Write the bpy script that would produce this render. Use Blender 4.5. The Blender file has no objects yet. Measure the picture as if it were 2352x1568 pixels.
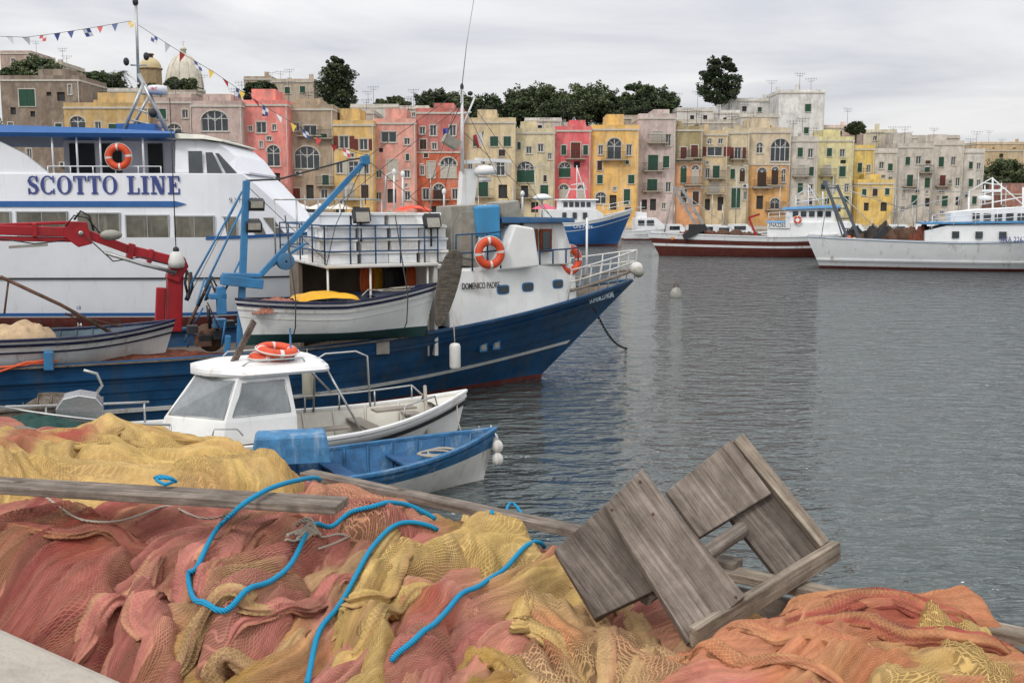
import bpy, math, random
from mathutils import Vector, Matrix, noise
random.seed(7)
sc=bpy.context.scene
COL=sc.collection
F=2400.;CX=1176.;CY=784.;H=4.0;PT_=math.atan(314/2400)
cp,sp=math.cos(PT_),math.sin(PT_)
R=math.radians
EYE=Vector((0,0,H))
def ray(u,v):
    a=(u-CX)/F;b=(CY-v)/F
    return Vector((a,cp+b*sp,-sp+b*cp))
def on_z(u,v,z=0):
    d=ray(u,v);return EYE+d*((z-H)/d.z)
def on_y(u,v,y):
    d=ray(u,v);return EYE+d*(y/d.y)
class Frame:
    def __init__(s,ox,oy,deg,oz=0):
        s.o=Vector((ox,oy,oz));s.deg=deg;a=R(deg)
        s.f=Vector((math.cos(a),math.sin(a),0));s.l=Vector((-math.sin(a),math.cos(a),0))
    def side(s,u,v,yl):
        d=ray(u,v);e=EYE-s.o;t=(yl-e.dot(s.l))/d.dot(s.l);p=e+d*t
        return p.dot(s.f),p.z
    def P(s,u,v,yl):
        x,z=s.side(u,v,yl);return Vector((x,yl,z))
    def w(s,x,y,z): return s.o+s.f*x+s.l*y+Vector((0,0,z))
def srgb(r,g,b,k=1.0):
    def c(v):
        v/=255;return (v/12.92 if v<=.04045 else ((v+.055)/1.055)**2.4)*k
    return (c(r),c(g),c(b))
def clamp(x,a=0,b=1): return max(a,min(b,x))
def sst(x): x=clamp(x);return x*x*(3-2*x)
# ---------------------------------------------------------------- materials
def mat(name,col,rough=.55,metal=0,var=.22,s=2.5,streak=0,scol=(.16,.09,.05),bump=.15,bs=30,spec=.4,zs=.12,thr=.52,ss=4,patch=None,pf=.5):
    m=bpy.data.materials.new(name);m.use_nodes=True
    nt=m.node_tree;N=nt.nodes;K=nt.links.new;b=N['Principled BSDF']
    tc=N.new('ShaderNodeTexCoord')
    n=N.new('ShaderNodeTexNoise');n.inputs['Scale'].default_value=s;n.inputs['Detail'].default_value=8;n.inputs['Roughness'].default_value=.65
    K(tc.outputs['Object'],n.inputs['Vector'])
    mr=N.new('ShaderNodeMapRange');K(n.outputs[0],mr.inputs[0])
    mr.inputs[1].default_value=.3;mr.inputs[2].default_value=.7;mr.inputs[3].default_value=1-var;mr.inputs[4].default_value=1+var*.5
    sv=N.new('ShaderNodeVectorMath');sv.operation='SCALE';sv.inputs[0].default_value=col[:3];K(mr.outputs[0],sv.inputs['Scale'])
    out=sv.outputs[0]
    def over(out,scale,vec,t0,t1,fac,colr):
        mp=N.new('ShaderNodeMapping');mp.inputs['Scale'].default_value=vec;K(tc.outputs['Object'],mp.inputs[0])
        n2=N.new('ShaderNodeTexNoise');n2.inputs['Scale'].default_value=scale;n2.inputs['Detail'].default_value=7;n2.inputs['Roughness'].default_value=.7
        K(mp.outputs[0],n2.inputs['Vector'])
        m2=N.new('ShaderNodeMapRange');K(n2.outputs[0],m2.inputs[0]);m2.inputs[1].default_value=t0;m2.inputs[2].default_value=t1;m2.inputs[3].default_value=0;m2.inputs[4].default_value=fac
        mx=N.new('ShaderNodeMix');mx.data_type='RGBA';K(m2.outputs[0],mx.inputs['Factor']);K(out,mx.inputs[6]);mx.inputs[7].default_value=(*colr,1)
        return mx.outputs[2]
    if patch: out=over(out,.55,(1.1,1,.8),.5,.58,pf,patch)
    if streak>0: out=over(out,ss,(1,1,zs),thr,thr+.16,streak,scol)
    K(out,b.inputs['Base Color'])
    b.inputs['Roughness'].default_value=rough;b.inputs['Metallic'].default_value=metal
    b.inputs['Specular IOR Level'].default_value=spec
    if bump>0:
        n3=N.new('ShaderNodeTexNoise');n3.inputs['Scale'].default_value=bs;n3.inputs['Detail'].default_value=5;K(tc.outputs['Object'],n3.inputs['Vector'])
        bp=N.new('ShaderNodeBump');bp.inputs['Strength'].default_value=bump;bp.inputs['Distance'].default_value=.02;K(n3.outputs[0],bp.inputs['Height']);K(bp.outputs[0],b.inputs['Normal'])
    return m
def wood(name,c1,c2,rough=.85):
    m=bpy.data.materials.new(name);m.use_nodes=True
    nt=m.node_tree;N=nt.nodes;K=nt.links.new;b=N['Principled BSDF']
    tc=N.new('ShaderNodeTexCoord');mp=N.new('ShaderNodeMapping');mp.inputs['Scale'].default_value=(1.6,38,38);K(tc.outputs['Object'],mp.inputs[0])
    n=N.new('ShaderNodeTexNoise');n.inputs['Scale'].default_value=1.5;n.inputs['Detail'].default_value=10;n.inputs['Roughness'].default_value=.78;n.inputs['Distortion'].default_value=.8;K(mp.outputs[0],n.inputs[0])
    r=N.new('ShaderNodeValToRGB');K(n.outputs[0],r.inputs[0])
    r.color_ramp.elements[0].position=.36;r.color_ramp.elements[0].color=(*c2,1);r.color_ramp.elements[1].position=.62;r.color_ramp.elements[1].color=(*c1,1)
    n2=N.new('ShaderNodeTexNoise');n2.inputs['Scale'].default_value=7;n2.inputs['Detail'].default_value=8;n2.inputs['Roughness'].default_value=.7;K(tc.outputs['Object'],n2.inputs[0])
    mr=N.new('ShaderNodeMapRange');K(n2.outputs[0],mr.inputs[0]);mr.inputs[1].default_value=.35;mr.inputs[2].default_value=.65;mr.inputs[3].default_value=.6;mr.inputs[4].default_value=1.18
    sv=N.new('ShaderNodeVectorMath');sv.operation='SCALE';K(r.outputs[0],sv.inputs[0]);K(mr.outputs[0],sv.inputs['Scale'])
    vo=N.new('ShaderNodeTexVoronoi');vo.inputs['Scale'].default_value=1;mk=N.new('ShaderNodeMapping');mk.inputs['Scale'].default_value=(4,8,8);K(tc.outputs['Object'],mk.inputs[0]);K(mk.outputs[0],vo.inputs[0])
    m3=N.new('ShaderNodeMapRange');K(vo.outputs['Distance'],m3.inputs[0]);m3.inputs[1].default_value=.04;m3.inputs[2].default_value=.13;m3.inputs[3].default_value=.35;m3.inputs[4].default_value=1
    s2=N.new('ShaderNodeVectorMath');s2.operation='SCALE';K(sv.outputs[0],s2.inputs[0]);K(m3.outputs[0],s2.inputs['Scale'])
    K(s2.outputs[0],b.inputs['Base Color']);b.inputs['Roughness'].default_value=rough;b.inputs['Specular IOR Level'].default_value=.12
    bp=N.new('ShaderNodeBump');bp.inputs['Strength'].default_value=1;bp.inputs['Distance'].default_value=.005;K(n.outputs[0],bp.inputs['Height']);K(bp.outputs[0],b.inputs['Normal'])
    return m
def simple(name,col,rough=.5,metal=0,spec=.5):
    return mat(name,col,rough,metal,var=.15,s=6,bump=0,spec=spec)
WHITE=mat('white_paint',(.74,.74,.72),.45,streak=.55,scol=(.40,.30,.21),thr=.56,bump=.08,bs=8,var=.1)
WHITED=mat('worn_white_paint',(.64,.63,.59),.55,streak=.75,scol=(.25,.16,.1),thr=.55,bump=.2,bs=12,var=.2)
FERW=mat('ferry_white_paint',(.74,.75,.78),.35,streak=.35,scol=(.46,.41,.35),thr=.57,bump=.03,bs=2,var=.07,s=.8)
FERB=mat('ferry_blue_paint',srgb(48,96,155),.4,var=.12,bump=0)
NAVY=mat('navy_paint',srgb(24,30,60),.45,streak=.4,scol=(.12,.12,.14),bump=.1)
TBLUE=mat('trawler_blue_paint',srgb(30,80,122,.85),.5,var=.4,s=1.8,streak=.6,scol=(.05,.07,.09),thr=.47,bump=.35,bs=6,ss=3,spec=.3)
SBLUE=mat('sky_blue_paint',srgb(54,118,164),.5,var=.3,streak=.45,scol=(.1,.11,.12),bump=.2)
SKIFFB=mat('skiff_blue_paint',srgb(50,104,146),.6,var=.45,s=6,streak=.5,scol=(.3,.36,.4),thr=.54,bump=.3,zs=.6)
GREENB=mat('dark_green_paint',srgb(30,62,60),.5,var=.3,bump=.1)
REDB=mat('antifouling_red',srgb(104,46,40),.7,var=.35,s=5,streak=.5,scol=(.1,.09,.07),thr=.5)
REDC=mat('crane_red_paint',srgb(160,32,40),.4,var=.25,streak=.5,scol=(.1,.03,.02),thr=.55,bump=.05)
ORANGE=mat('lifebuoy_orange',srgb(210,78,44),.55,var=.25,s=8,bump=0)
YELLOW=mat('yellow_tarp',srgb(226,168,36),.6,var=.25,bump=.5,bs=9)
OILS=mat('orange_oilskin',srgb(206,92,30),.5,var=.3,bump=.3,bs=9)
BLACK=simple('black_rubber',(.02,.02,.022),.6)
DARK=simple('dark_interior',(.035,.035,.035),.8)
GLASS=mat('dark_glass',(.03,.04,.045),.08,var=.6,s=1.2,bump=0,spec=.8)
GLASSF=mat('ferry_window_glass',(.13,.12,.09),.12,var=.7,s=1.4,bump=0,spec=.8,streak=.5,scol=(.3,.27,.2),zs=.1,ss=5)
GLASSL=mat('milky_windscreen',srgb(128,134,136),.08,var=.45,s=2.2,bump=0,spec=1.0,streak=.5,scol=(.08,.1,.11),zs=.7,ss=1.8,thr=.48)
STEEL=mat('galvanised_steel',(.42,.43,.42),.4,.6,var=.2,streak=.3,bump=.05)
GREYM=mat('weathered_grey_metal',srgb(152,150,140),.6,.1,var=.35,s=5,streak=.6,scol=(.26,.18,.12),bump=.1)
IRON=mat('dark_iron',(.05,.05,.05),.7,.2,var=.3,bump=0)
RUST=mat('rusty_steel',(.13,.07,.045),.85,.1,var=.6,s=8,bump=.3)
WOODG=wood('weathered_grey_wood',srgb(150,139,128),srgb(84,74,66))
WOODG2=wood('dark_weathered_wood',srgb(128,118,109),srgb(66,58,52))
WOODL=wood('pale_edge_wood',srgb(168,156,140),srgb(102,90,78))
WOODB=wood('varnished_wood',srgb(128,66,38),srgb(84,38,22),.5)
DECKW=wood('deck_boards',srgb(150,136,118),srgb(96,84,72))
FOAMS=[mat('white_polystyrene_a',(.80,.81,.81),.8,var=.14,bump=.15,bs=60),mat('white_polystyrene_b',(.66,.68,.70),.8,var=.14,bump=.15,bs=60),mat('white_polystyrene_c',(.72,.71,.67),.8,var=.2,bump=.15,bs=60,streak=.5)]
def ropemat(name,col,col2,sc_=60):
    m=bpy.data.materials.new(name);m.use_nodes=True
    nt=m.node_tree;N=nt.nodes;K=nt.links.new;b=N['Principled BSDF']
    tc=N.new('ShaderNodeTexCoord')
    w=N.new('ShaderNodeTexWave');w.wave_type='BANDS';w.bands_direction='DIAGONAL';w.inputs['Scale'].default_value=sc_;w.inputs['Distortion'].default_value=2;K(tc.outputs['Object'],w.inputs[0])
    mx=N.new('ShaderNodeMix');mx.data_type='RGBA';K(w.outputs[1],mx.inputs['Factor']);mx.inputs[6].default_value=(*col2,1);mx.inputs[7].default_value=(*col,1)
    K(mx.outputs[2],b.inputs['Base Color']);b.inputs['Roughness'].default_value=.8;b.inputs['Specular IOR Level'].default_value=.2
    bp=N.new('ShaderNodeBump');bp.inputs['Strength'].default_value=.6;bp.inputs['Distance'].default_value=.004;K(w.outputs[1],bp.inputs['Height']);K(bp.outputs[0],b.inputs['Normal'])
    return m
ROPEB=ropemat('blue_rope',srgb(42,158,200),srgb(24,116,158))
ROPEW=ropemat('cream_rope',srgb(196,188,174),srgb(132,122,110))
# ---------------------------------------------------------------- mesh builder
class MB:
    def __init__(s): s.v=[];s.f=[];s.mi=[];s.sm=[]
    def add(s,vs,fs,m=0,sm=False):
        o=len(s.v);s.v+= [tuple(p) for p in vs]
        for f in fs: s.f.append([i+o for i in f]);s.mi.append(m);s.sm.append(sm)
    def box(s,c,d,m=0,rot=None):
        c=Vector(c);x,y,z=[k/2 for k in d]
        vs=[Vector(p) for p in [(-x,-y,-z),(x,-y,-z),(x,y,-z),(-x,y,-z),(-x,-y,z),(x,-y,z),(x,y,z),(-x,y,z)]]
        if rot: vs=[rot@p for p in vs]
        s.add([p+c for p in vs],[(3,2,1,0),(4,5,6,7),(0,1,5,4),(1,2,6,5),(2,3,7,6),(3,0,4,7)],m)
    def bb(s,a,b,m=0):
        s.box([(a[i]+b[i])/2 for i in range(3)],[abs(b[i]-a[i]) for i in range(3)],m)
    def beam(s,p0,p1,w,h,m=0):
        p0=Vector(p0);p1=Vector(p1);d=p1-p0
        s.box((p0+p1)/2,(d.length,w,h),m,d.to_track_quat('X','Z').to_matrix())
    def tube(s,pts,r,n=8,m=0,closed=False,cap=True):
        pts=[Vector(p) for p in pts];k=len(pts);vs=[];up=Vector((0,0,1))
        rr=r if isinstance(r,(list,tuple)) else [r]*k
        prev=None
        for i,p in enumerate(pts):
            if closed: t=pts[(i+1)%k]-pts[i-1]
            else: t=pts[min(i+1,k-1)]-pts[max(i-1,0)]
            if t.length<1e-9: t=Vector((0,0,1))
            t.normalize()
            if prev is None:
                a=up if abs(t.z)<.9 else Vector((1,0,0));x=t.cross(a).normalized()
            else: x=(prev-t*prev.dot(t)).normalized()
            prev=x;y=t.cross(x)
            for j in range(n):
                a=2*math.pi*j/n;vs.append(p+(x*math.cos(a)+y*math.sin(a))*rr[i])
        fs=[]
        for i in range(k if closed else k-1):
            for j in range(n):
                fs.append((i*n+j,i*n+(j+1)%n,((i+1)%k)*n+(j+1)%n,((i+1)%k)*n+j))
        s.add(vs,fs,m,True)
        if cap and not closed:
            o=len(s.v)-len(vs)
            s.f.append([o+j for j in range(n)][::-1]);s.mi.append(m);s.sm.append(False)
            s.f.append([o+(k-1)*n+j for j in range(n)]);s.mi.append(m);s.sm.append(False)
    def lathe(s,prof,c,n=16,m=0,sm=True,rot=None):
        vs=[];c=Vector(c)
        for r,z in prof:
            for j in range(n):
                a=2*math.pi*j/n;p=Vector((r*math.cos(a),r*math.sin(a),z))
                if rot: p=rot@p
                vs.append(c+p)
        s.add(vs,[(i*n+j,i*n+(j+1)%n,(i+1)*n+(j+1)%n,(i+1)*n+j) for i in range(len(prof)-1) for j in range(n)],m,sm)
    def ball(s,c,r,m=0,n=12,k=8):
        if not isinstance(r,(list,tuple)): r=(r,r,r)
        c=Vector(c);vs=[];fs=[]
        for i in range(k+1):
            ph=math.pi*i/k
            for j in range(n):
                a=2*math.pi*j/n;vs.append(c+Vector((r[0]*math.sin(ph)*math.cos(a),r[1]*math.sin(ph)*math.sin(a),r[2]*math.cos(ph))))
        for i in range(k):
            for j in range(n): fs.append((i*n+j,i*n+(j+1)%n,(i+1)*n+(j+1)%n,(i+1)*n+j))
        s.add(vs,fs,m,True)
    def prism(s,poly,vec,m=0):
        vec=Vector(vec);n=len(poly);p=[Vector(q) for q in poly]
        s.add(p+[q+vec for q in p],[tuple(range(n))[::-1],tuple(range(n,2*n))]+[(i,(i+1)%n,n+(i+1)%n,n+i) for i in range(n)],m)
    def grid(s,rows,m=0,sm=True,mf=None):
        nr=len(rows);nc=len(rows[0]);o=len(s.v)
        for r in rows: s.v+=[tuple(p) for p in r]
        for i in range(nr-1):
            for j in range(nc-1):
                s.f.append([o+i*nc+j,o+i*nc+j+1,o+(i+1)*nc+j+1,o+(i+1)*nc+j]);s.mi.append(mf(i,j) if mf else m);s.sm.append(sm)
    def loft(s,st,m=0):
        rings=[[(x,-wb,zb),(x,-wt,zt),(x,wt,zt),(x,wb,zb)] for x,zb,zt,wb,wt in st]
        o=len(s.v)
        for r in rings: s.v+=r
        for i in range(len(rings)-1):
            for j in range(4):
                a=o+i*4+j;b=o+i*4+(j+1)%4;s.f.append([a,b,b+4,a+4]);s.mi.append(m);s.sm.append(False)
        s.f.append([o+3,o+2,o+1,o]);s.mi.append(m);s.sm.append(False)
        e=o+(len(rings)-1)*4;s.f.append([e,e+1,e+2,e+3]);s.mi.append(m);s.sm.append(False)
    def mesh(s,name,mats):
        me=bpy.data.meshes.new(name);me.from_pydata(s.v,[],s.f)
        for k in (mats if isinstance(mats,(list,tuple)) else [mats]): me.materials.append(k)
        me.polygons.foreach_set('material_index',s.mi);me.polygons.foreach_set('use_smooth',s.sm);me.update()
        return me
    def obj(s,name,mats,parent=None,loc=None,rot=None,bev=0,label=None,cat=None,group=None,kind=None):
        o=bpy.data.objects.new(name,s.mesh(name,mats));COL.objects.link(o)
        if parent: o.parent=parent
        if loc is not None: o.location=loc
        if rot is not None: o.rotation_euler=rot
        if bev:
            b=o.modifiers.new('b','BEVEL');b.width=bev;b.segments=2;b.limit_method='ANGLE';b.angle_limit=R(40)
        if label: o['label']=label
        if cat: o['category']=cat
        if group: o['group']=group
        if kind: o['kind']=kind
        return o
def thing(name,label,cat,loc=(0,0,0),rz=0,group=None):
    o=bpy.data.objects.new(name,None);COL.objects.link(o);o.location=loc;o.rotation_euler=(0,0,R(rz));o['label']=label;o['category']=cat;o.empty_display_size=.2
    if group:o['group']=group
    return o
def text(s,size,m,parent,loc,rot=(90,0,0),bold=0,sx=1,name='lettering'):
    c=bpy.data.curves.new('t','FONT');c.body=s;c.size=size;c.offset=bold;c.extrude=.006
    o=bpy.data.objects.new('t',c);COL.objects.link(o)
    dg=bpy.context.evaluated_depsgraph_get();me=bpy.data.meshes.new_from_object(o.evaluated_get(dg))
    bpy.data.objects.remove(o);me.materials.clear();me.materials.append(m)
    n=bpy.data.objects.new(name,me);COL.objects.link(n);n.parent=parent;n.location=loc;n.rotation_euler=[R(a) for a in rot];n.scale=(sx,1,1)
    return n
# ---------------------------------------------------------------- hull tools
def hullf(L,B,zs,rake,zk=-.6,tm=.5,srake=0,stern=.8,e0=.3,e1=1.0,pw=2.2,dbl=False):
    zb=zs(1)
    def W(t,z):
        if t>=tm: k=(t-tm)/(1-tm);b=B*(1-k**pw)
        else:
            k=(tm-t)/tm;b=B*(1-k**pw) if dbl else B*(1-(1-stern)*k**2)
        kk=k if (t>=tm or dbl) else 0
        e=e0+(e1-e0)*kk**1.5;q=max(0,(z-zk)/(zs(t)-zk))
        return b*q**e
    def P(t,z,sg,off=0):
        w=W(t,z)+off
        return Vector((t*(L+rake*max(z,0)/zb)-(1-t)*srake*max(z,0)/zs(0),sg*w,z))
    return W,P
def hull_mesh(mb,P,zs,rows,wl=.1,zk=-.6,nt=44,n=8):
    ts=[i/nt for i in range(nt+1)]
    for sg in (-1,1):
        g=[]
        for t in ts:
            z1=zs(t);lv=[zk,zk*.4 if wl>zk*.4 else (zk+wl)/2,wl]+[wl+(z1-wl)*i/n for i in range(1,n+1)]
            g.append([P(t,z,sg) for z in lv])
        mb.grid(g,mf=lambda i,j:0 if j<2 else rows[min(j-2,len(rows)-1)])
    lv=[zk,(zk+wl)/2,wl]+[wl+(zs(0)-wl)*i/n for i in range(1,n+1)]
    mb.grid([[P(0,z,-1) for z in lv],[P(0,z,1) for z in lv]],sm=False,mf=lambda i,j:0 if j<2 else rows[min(j-2,len(rows)-1)])
def band(mb,P,zf,h,t0,t1,off=.02,m=0,n=50,sides=(-1,1)):
    for sg in sides:
        g=[]
        for i in range(n+1):
            t=t0+(t1-t0)*i/n;z=zf(t)
            g.append([P(t,z-h/2,sg,0.0),P(t,z-h/2,sg,off),P(t,z+h/2,sg,off),P(t,z+h/2,sg,0.0)])
        mb.grid(g,m=m,sm=False)
def capline(mb,P,zs,w,h,m=0,t0=0,t1=1,n=50):
    for sg in (-1,1):
        g=[]
        for i in range(n+1):
            t=t0+(t1-t0)*i/n;p=P(t,zs(t),sg);y=abs(p.y);yo=y+w*.35;yi=max(0,y-w*.65);z=p.z
            g.append([(p.x,sg*yi,z),(p.x,sg*yo,z),(p.x,sg*yo,z+h),(p.x,sg*yi,z+h),(p.x,sg*yi,z)])
        mb.grid(g,m=m,sm=False)
def decksurf(mb,P,zs,bw,t0=0,t1=1,n=30,m=0,ins=.03):
    g=[]
    for i in range(n+1):
        t=t0+(t1-t0)*i/n;z=zs(t)-bw;p=P(t,z,1);y=max(0,p.y-ins)
        g.append([(p.x,-y,z),(p.x,0,z+.03),(p.x,y,z)])
    mb.grid(g,m=m,sm=False)
def rail(mb,pts,h,rows=2,r=.02,post=1,m=0):
    pts=[Vector(p) for p in pts]
    for k in range(rows):
        zz=h*(k+1)/rows;mb.tube([p+Vector((0,0,zz)) for p in pts],r,6,m)
    for p in pts[::post]: mb.tube([p,p+Vector((0,0,h))],r,6,m)
def lifebuoy(loc,r,rot,label="orange lifebuoy with white bands hanging on a rail",n=32,white=.10):
    mb=MB();rt=r*.26
    g=[]
    for i in range(n+1):
        a=2*math.pi*i/n;g.append([((r-rt+rt*math.cos(b))*math.cos(a),(r-rt+rt*math.cos(b))*math.sin(a),rt*.75*math.sin(b)) for b in [2*math.pi*j/10 for j in range(11)]])
    mb.grid(g,mf=lambda i,j:1 if (i%(n//4))<max(1,int(n*white/4+.5)) else 0)
    mb.tube([((r*1.03)*math.cos(2*math.pi*i/24),(r*1.03)*math.sin(2*math.pi*i/24),0) for i in range(24)],.012,5,1,closed=True)
    return mb.obj('lifebuoy',[ORANGE,WHITED],loc=loc,rot=rot,label=label,cat='lifebuoy')
def open_boat(name,fr,L,B,zs,rake,mats,label,zk=-.25,dbl=False,floor=.05,thw=(.25,.5,.75),rows=None,stern=.7,tm=.48,foredeck=0,aft=0,wl=.08,srake=0,e0=.34,group=None,e1=.95,inner=2):
    T=thing(name,label,'boat',fr.w(0,0,0),fr.deg,group)
    W,P=hullf(L,B,zs,rake,zk=zk,tm=tm,stern=stern,dbl=dbl,e0=e0,e1=e1,srake=srake)
    mb=MB();hull_mesh(mb,P,zs,rows or [1],wl=wl,zk=zk,n=8);mb.obj('hull',mats[:2],T)
    mi=MB()
    for sg in (-1,1):
        g=[]
        for i in range(41):
            t=.02+.96*i/40;g.append([ (lambda p:(p.x,sg*max(0,abs(p.y)-.05),z))(P(t,z,sg)) for z in [floor+(zs(t)-floor)*k/5 for k in range(6)]])
        mi.grid(g,m=0)
        for i in range(2,40,3):
            t=.02+.96*i/40;pp=[(lambda p:(p.x,sg*max(0,abs(p.y)-.065),z))(P(t,z,sg)) for z in [floor+(zs(t)-floor)*k/4 for k in range(5)]]
            mi.tube(pp,.018,4)
    mi.obj('inner_planking',mats[inner],T)
    mf=MB();decksurf(mf,P,lambda t:floor,0,.03,.97,ins=.05);mf.obj('floor_boards',DECKW if inner==2 else mats[inner],T)
    mc=MB();capline(mc,P,zs,.09,.045);band(mc,P,lambda t:zs(t)-.07,.05,.0,1,.03);mc.obj('gunwale',mats[3],T,bev=.006)
    for t in thw:
        z=zs(t)-.16;p=P(t,z,1);m=MB();m.box((p.x,0,z),(.24,2*p.y-.06,.035));m.obj('thwart',mats[4] if len(mats)>4 else mats[3],T,bev=.005)
    if foredeck:
        m=MB();decksurf(m,P,zs,.03,1-foredeck,1,m=0,ins=.04);m.obj('foredeck',mats[5] if len(mats)>5 else mats[3],T)
    if aft:
        m=MB();decksurf(m,P,zs,.03,0,aft,m=0,ins=.04);m.obj('afterdeck',mats[5] if len(mats)>5 else mats[3],T)
    return T,W,P
# ================================================================ WORLD
w=bpy.data.worlds.new("World");sc.world=w;w.use_nodes=True
N=w.node_tree.nodes;K=w.node_tree.links.new
bg=N['Background'];bg.inputs['Strength'].default_value=.1
sky=N.new('ShaderNodeTexSky');sky.sky_type='NISHITA';sky.sun_disc=False
sky.sun_elevation=R(50);sky.sun_rotation=R(208)
tc=N.new('ShaderNodeTexCoord');sx=N.new('ShaderNodeSeparateXYZ');K(tc.outputs['Generated'],sx.inputs[0])
def mth(op,a,b=None,c=None):
    n=N.new('ShaderNodeMath');n.operation=op
    for i,v in enumerate((a,b,c)):
        if v is None: continue
        if isinstance(v,(int,float)): n.inputs[i].default_value=v
        else: K(v,n.inputs[i])
    return n.outputs[0]
zc=mth('MAXIMUM',sx.outputs[2],0.0)
den=mth('ADD',zc,.10)
cx_=mth('DIVIDE',sx.outputs[0],den);cy_=mth('DIVIDE',sx.outputs[1],den)
cb=N.new('ShaderNodeCombineXYZ');K(cx_,cb.inputs[0]);K(cy_,cb.inputs[1])
n1=N.new('ShaderNodeTexNoise');n1.inputs['Scale'].default_value=.6;n1.inputs['Detail'].default_value=8;n1.inputs['Roughness'].default_value=.55;n1.inputs['Distortion'].default_value=.5;K(cb.outputs[0],n1.inputs[0])
rp=N.new('ShaderNodeValToRGB');K(n1.outputs[0],rp.inputs[0])
e=rp.color_ramp.elements;e[0].position=.34;e[0].color=(.52,.54,.59,1);e[1].position=.64;e[1].color=(.82,.81,.81,1)
grad=mth('MULTIPLY_ADD',zc,1.6,.96)
sc1=N.new('ShaderNodeVectorMath');sc1.operation='SCALE';K(rp.outputs[0],sc1.inputs[0]);K(mth('MULTIPLY',grad,10.),sc1.inputs['Scale'])
mx=N.new('ShaderNodeMix');mx.data_type='RGBA';mx.inputs['Factor'].default_value=.95;K(sky.outputs[0],mx.inputs[6]);K(sc1.outputs[0],mx.inputs[7])
K(mx.outputs[2],bg.inputs['Color'])
sl=bpy.data.lights.new('sun','SUN');sl.energy=1.4;sl.angle=R(12);sl.color=(1,.96,.9)
so=bpy.data.objects.new('sun',sl);COL.objects.link(so)
so.rotation_euler=(R(46),0,R(-32))
sc.view_settings.view_transform='Standard';sc.view_settings.look='None';sc.view_settings.exposure=0
cam=bpy.data.cameras.new('camera');co=bpy.data.objects.new('camera',cam);COL.objects.link(co)
co.location=EYE;co.rotation_euler=(R(90)-PT_,0,0);cam.lens=36*F/2352;cam.sensor_width=36;cam.clip_end=3000;cam.clip_start=.05;sc.camera=co
# ================================================================ WATER
m=bpy.data.materials.new('harbour_water');m.use_nodes=True
N2=m.node_tree.nodes;K2=m.node_tree.links.new;b=N2['Principled BSDF']
b.inputs['Base Color'].default_value=(.050,.066,.064,1);b.inputs['Roughness'].default_value=.05;b.inputs['IOR'].default_value=1.62
tc=N2.new('ShaderNodeTexCoord')
def nz(scale,sxy,det=4,rot=0,ro=.55):
    mp=N2.new('ShaderNodeMapping');mp.inputs['Scale'].default_value=(sxy[0],sxy[1],1);mp.inputs['Rotation'].default_value=(0,0,rot);K2(tc.outputs['Object'],mp.inputs[0])
    n=N2.new('ShaderNodeTexNoise');n.inputs['Scale'].default_value=scale;n.inputs['Detail'].default_value=det;n.inputs['Roughness'].default_value=ro;n.inputs['Distortion'].default_value=.5;K2(mp.outputs[0],n.inputs[0]);return n.outputs[0]
def mt(op,a,b_):
    n=N2.new('ShaderNodeMath');n.operation=op
    for i,v in enumerate((a,b_)):
        if isinstance(v,(int,float)): n.inputs[i].default_value=v
        else: K2(v,n.inputs[i])
    return n.outputs[0]
a1=nz(3.2,(.5,1),3,R(8),.5);a2=nz(.6,(.5,1),2,R(-12));a3=nz(8.5,(.5,1),2,R(14),.5);a4=nz(1.6,(.45,1),2,R(-4),.5)
hh=mt('ADD',mt('ADD',mt('MULTIPLY',a1,.30),mt('MULTIPLY',a2,.10)),mt('ADD',mt('MULTIPLY',a3,.06),mt('MULTIPLY',a4,.32)))
bp=N2.new('ShaderNodeBump');bp.inputs['Strength'].default_value=1;bp.inputs['Distance'].default_value=1.0;K2(hh,bp.inputs['Height']);K2(bp.outputs[0],b.inputs['Normal'])
mb=MB();mb.add([(-600,-60,0),(600,-60,0),(900,900,0),(-900,900,0)],[(0,1,2,3)]);mb.obj('water',m,kind='structure')
# ================================================================ QUAY + HILL
CONC=mat('harbour_concrete',srgb(172,164,152),.9,var=.3,s=4,streak=.4,scol=(.16,.14,.12),bump=.6,bs=40,zs=1)
STONE=mat('quay_stone',srgb(160,150,134),.9,var=.35,s=1.2,streak=.4,scol=(.12,.11,.09))
GRASS=mat('scrub_hillside',(.06,.07,.035),.95,var=.6,s=.4,bump=.6,bs=1,patch=(.2,.17,.13),pf=.5)
E0=Vector((-.86,4.33,0));EE=Vector((.813,-.582,0)).normalized();EN=Vector((EE.y,-EE.x,0))
def q(e,n,z): return E0+EE*e+EN*n+Vector((0,0,z))
mb=MB();mb.prism([q(-30,0,-2),q(12,0,-2),q(12,14,-2),q(-30,14,-2)],(0,0,4.33),0);mb.obj('quay_pavement',CONC,kind='structure')
mb=MB();mb.prism([q(-8,1.62,2.30),q(4,1.62,2.30),q(4,2.3,2.3),q(-8,2.3,2.30)],(0,0,.57),0);mb.obj('stone_wall',CONC,bev=.03,label='low pale concrete wall beside the piled fishing nets',cat='wall')
KD=mat('dark_kerb',(.2,.17,.14),.95,var=.4,bump=.6)
mb=MB();mb.prism([q(-4,.0,2.30),q(4.5,.0,2.30),q(4.5,.055,2.3),q(-4,.055,2.30)],(0,0,.50),0);mb.obj('quay_kerb',KD,bev=.01,kind='structure')
def y0h(x): return 147+max(0,x-38)*.8
def hz(x,y):
    k=1-.4*sst((x-42)/40);y0=y0h(x);z=1.2
    if y>y0: z=1.2+ (15.3*sst((y-y0)/26)+2.5*sst((y-y0-26)/40))*k
    return z+.5*noise.noise(Vector((x*.06,y*.06,0)))*(y>y0+4)
mb=MB();rows=[]
for i in range(50):
    y=140+i*4
    rows.append([(x,y,hz(x,y)-.25) for x in range(-140,201,4)])
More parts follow.
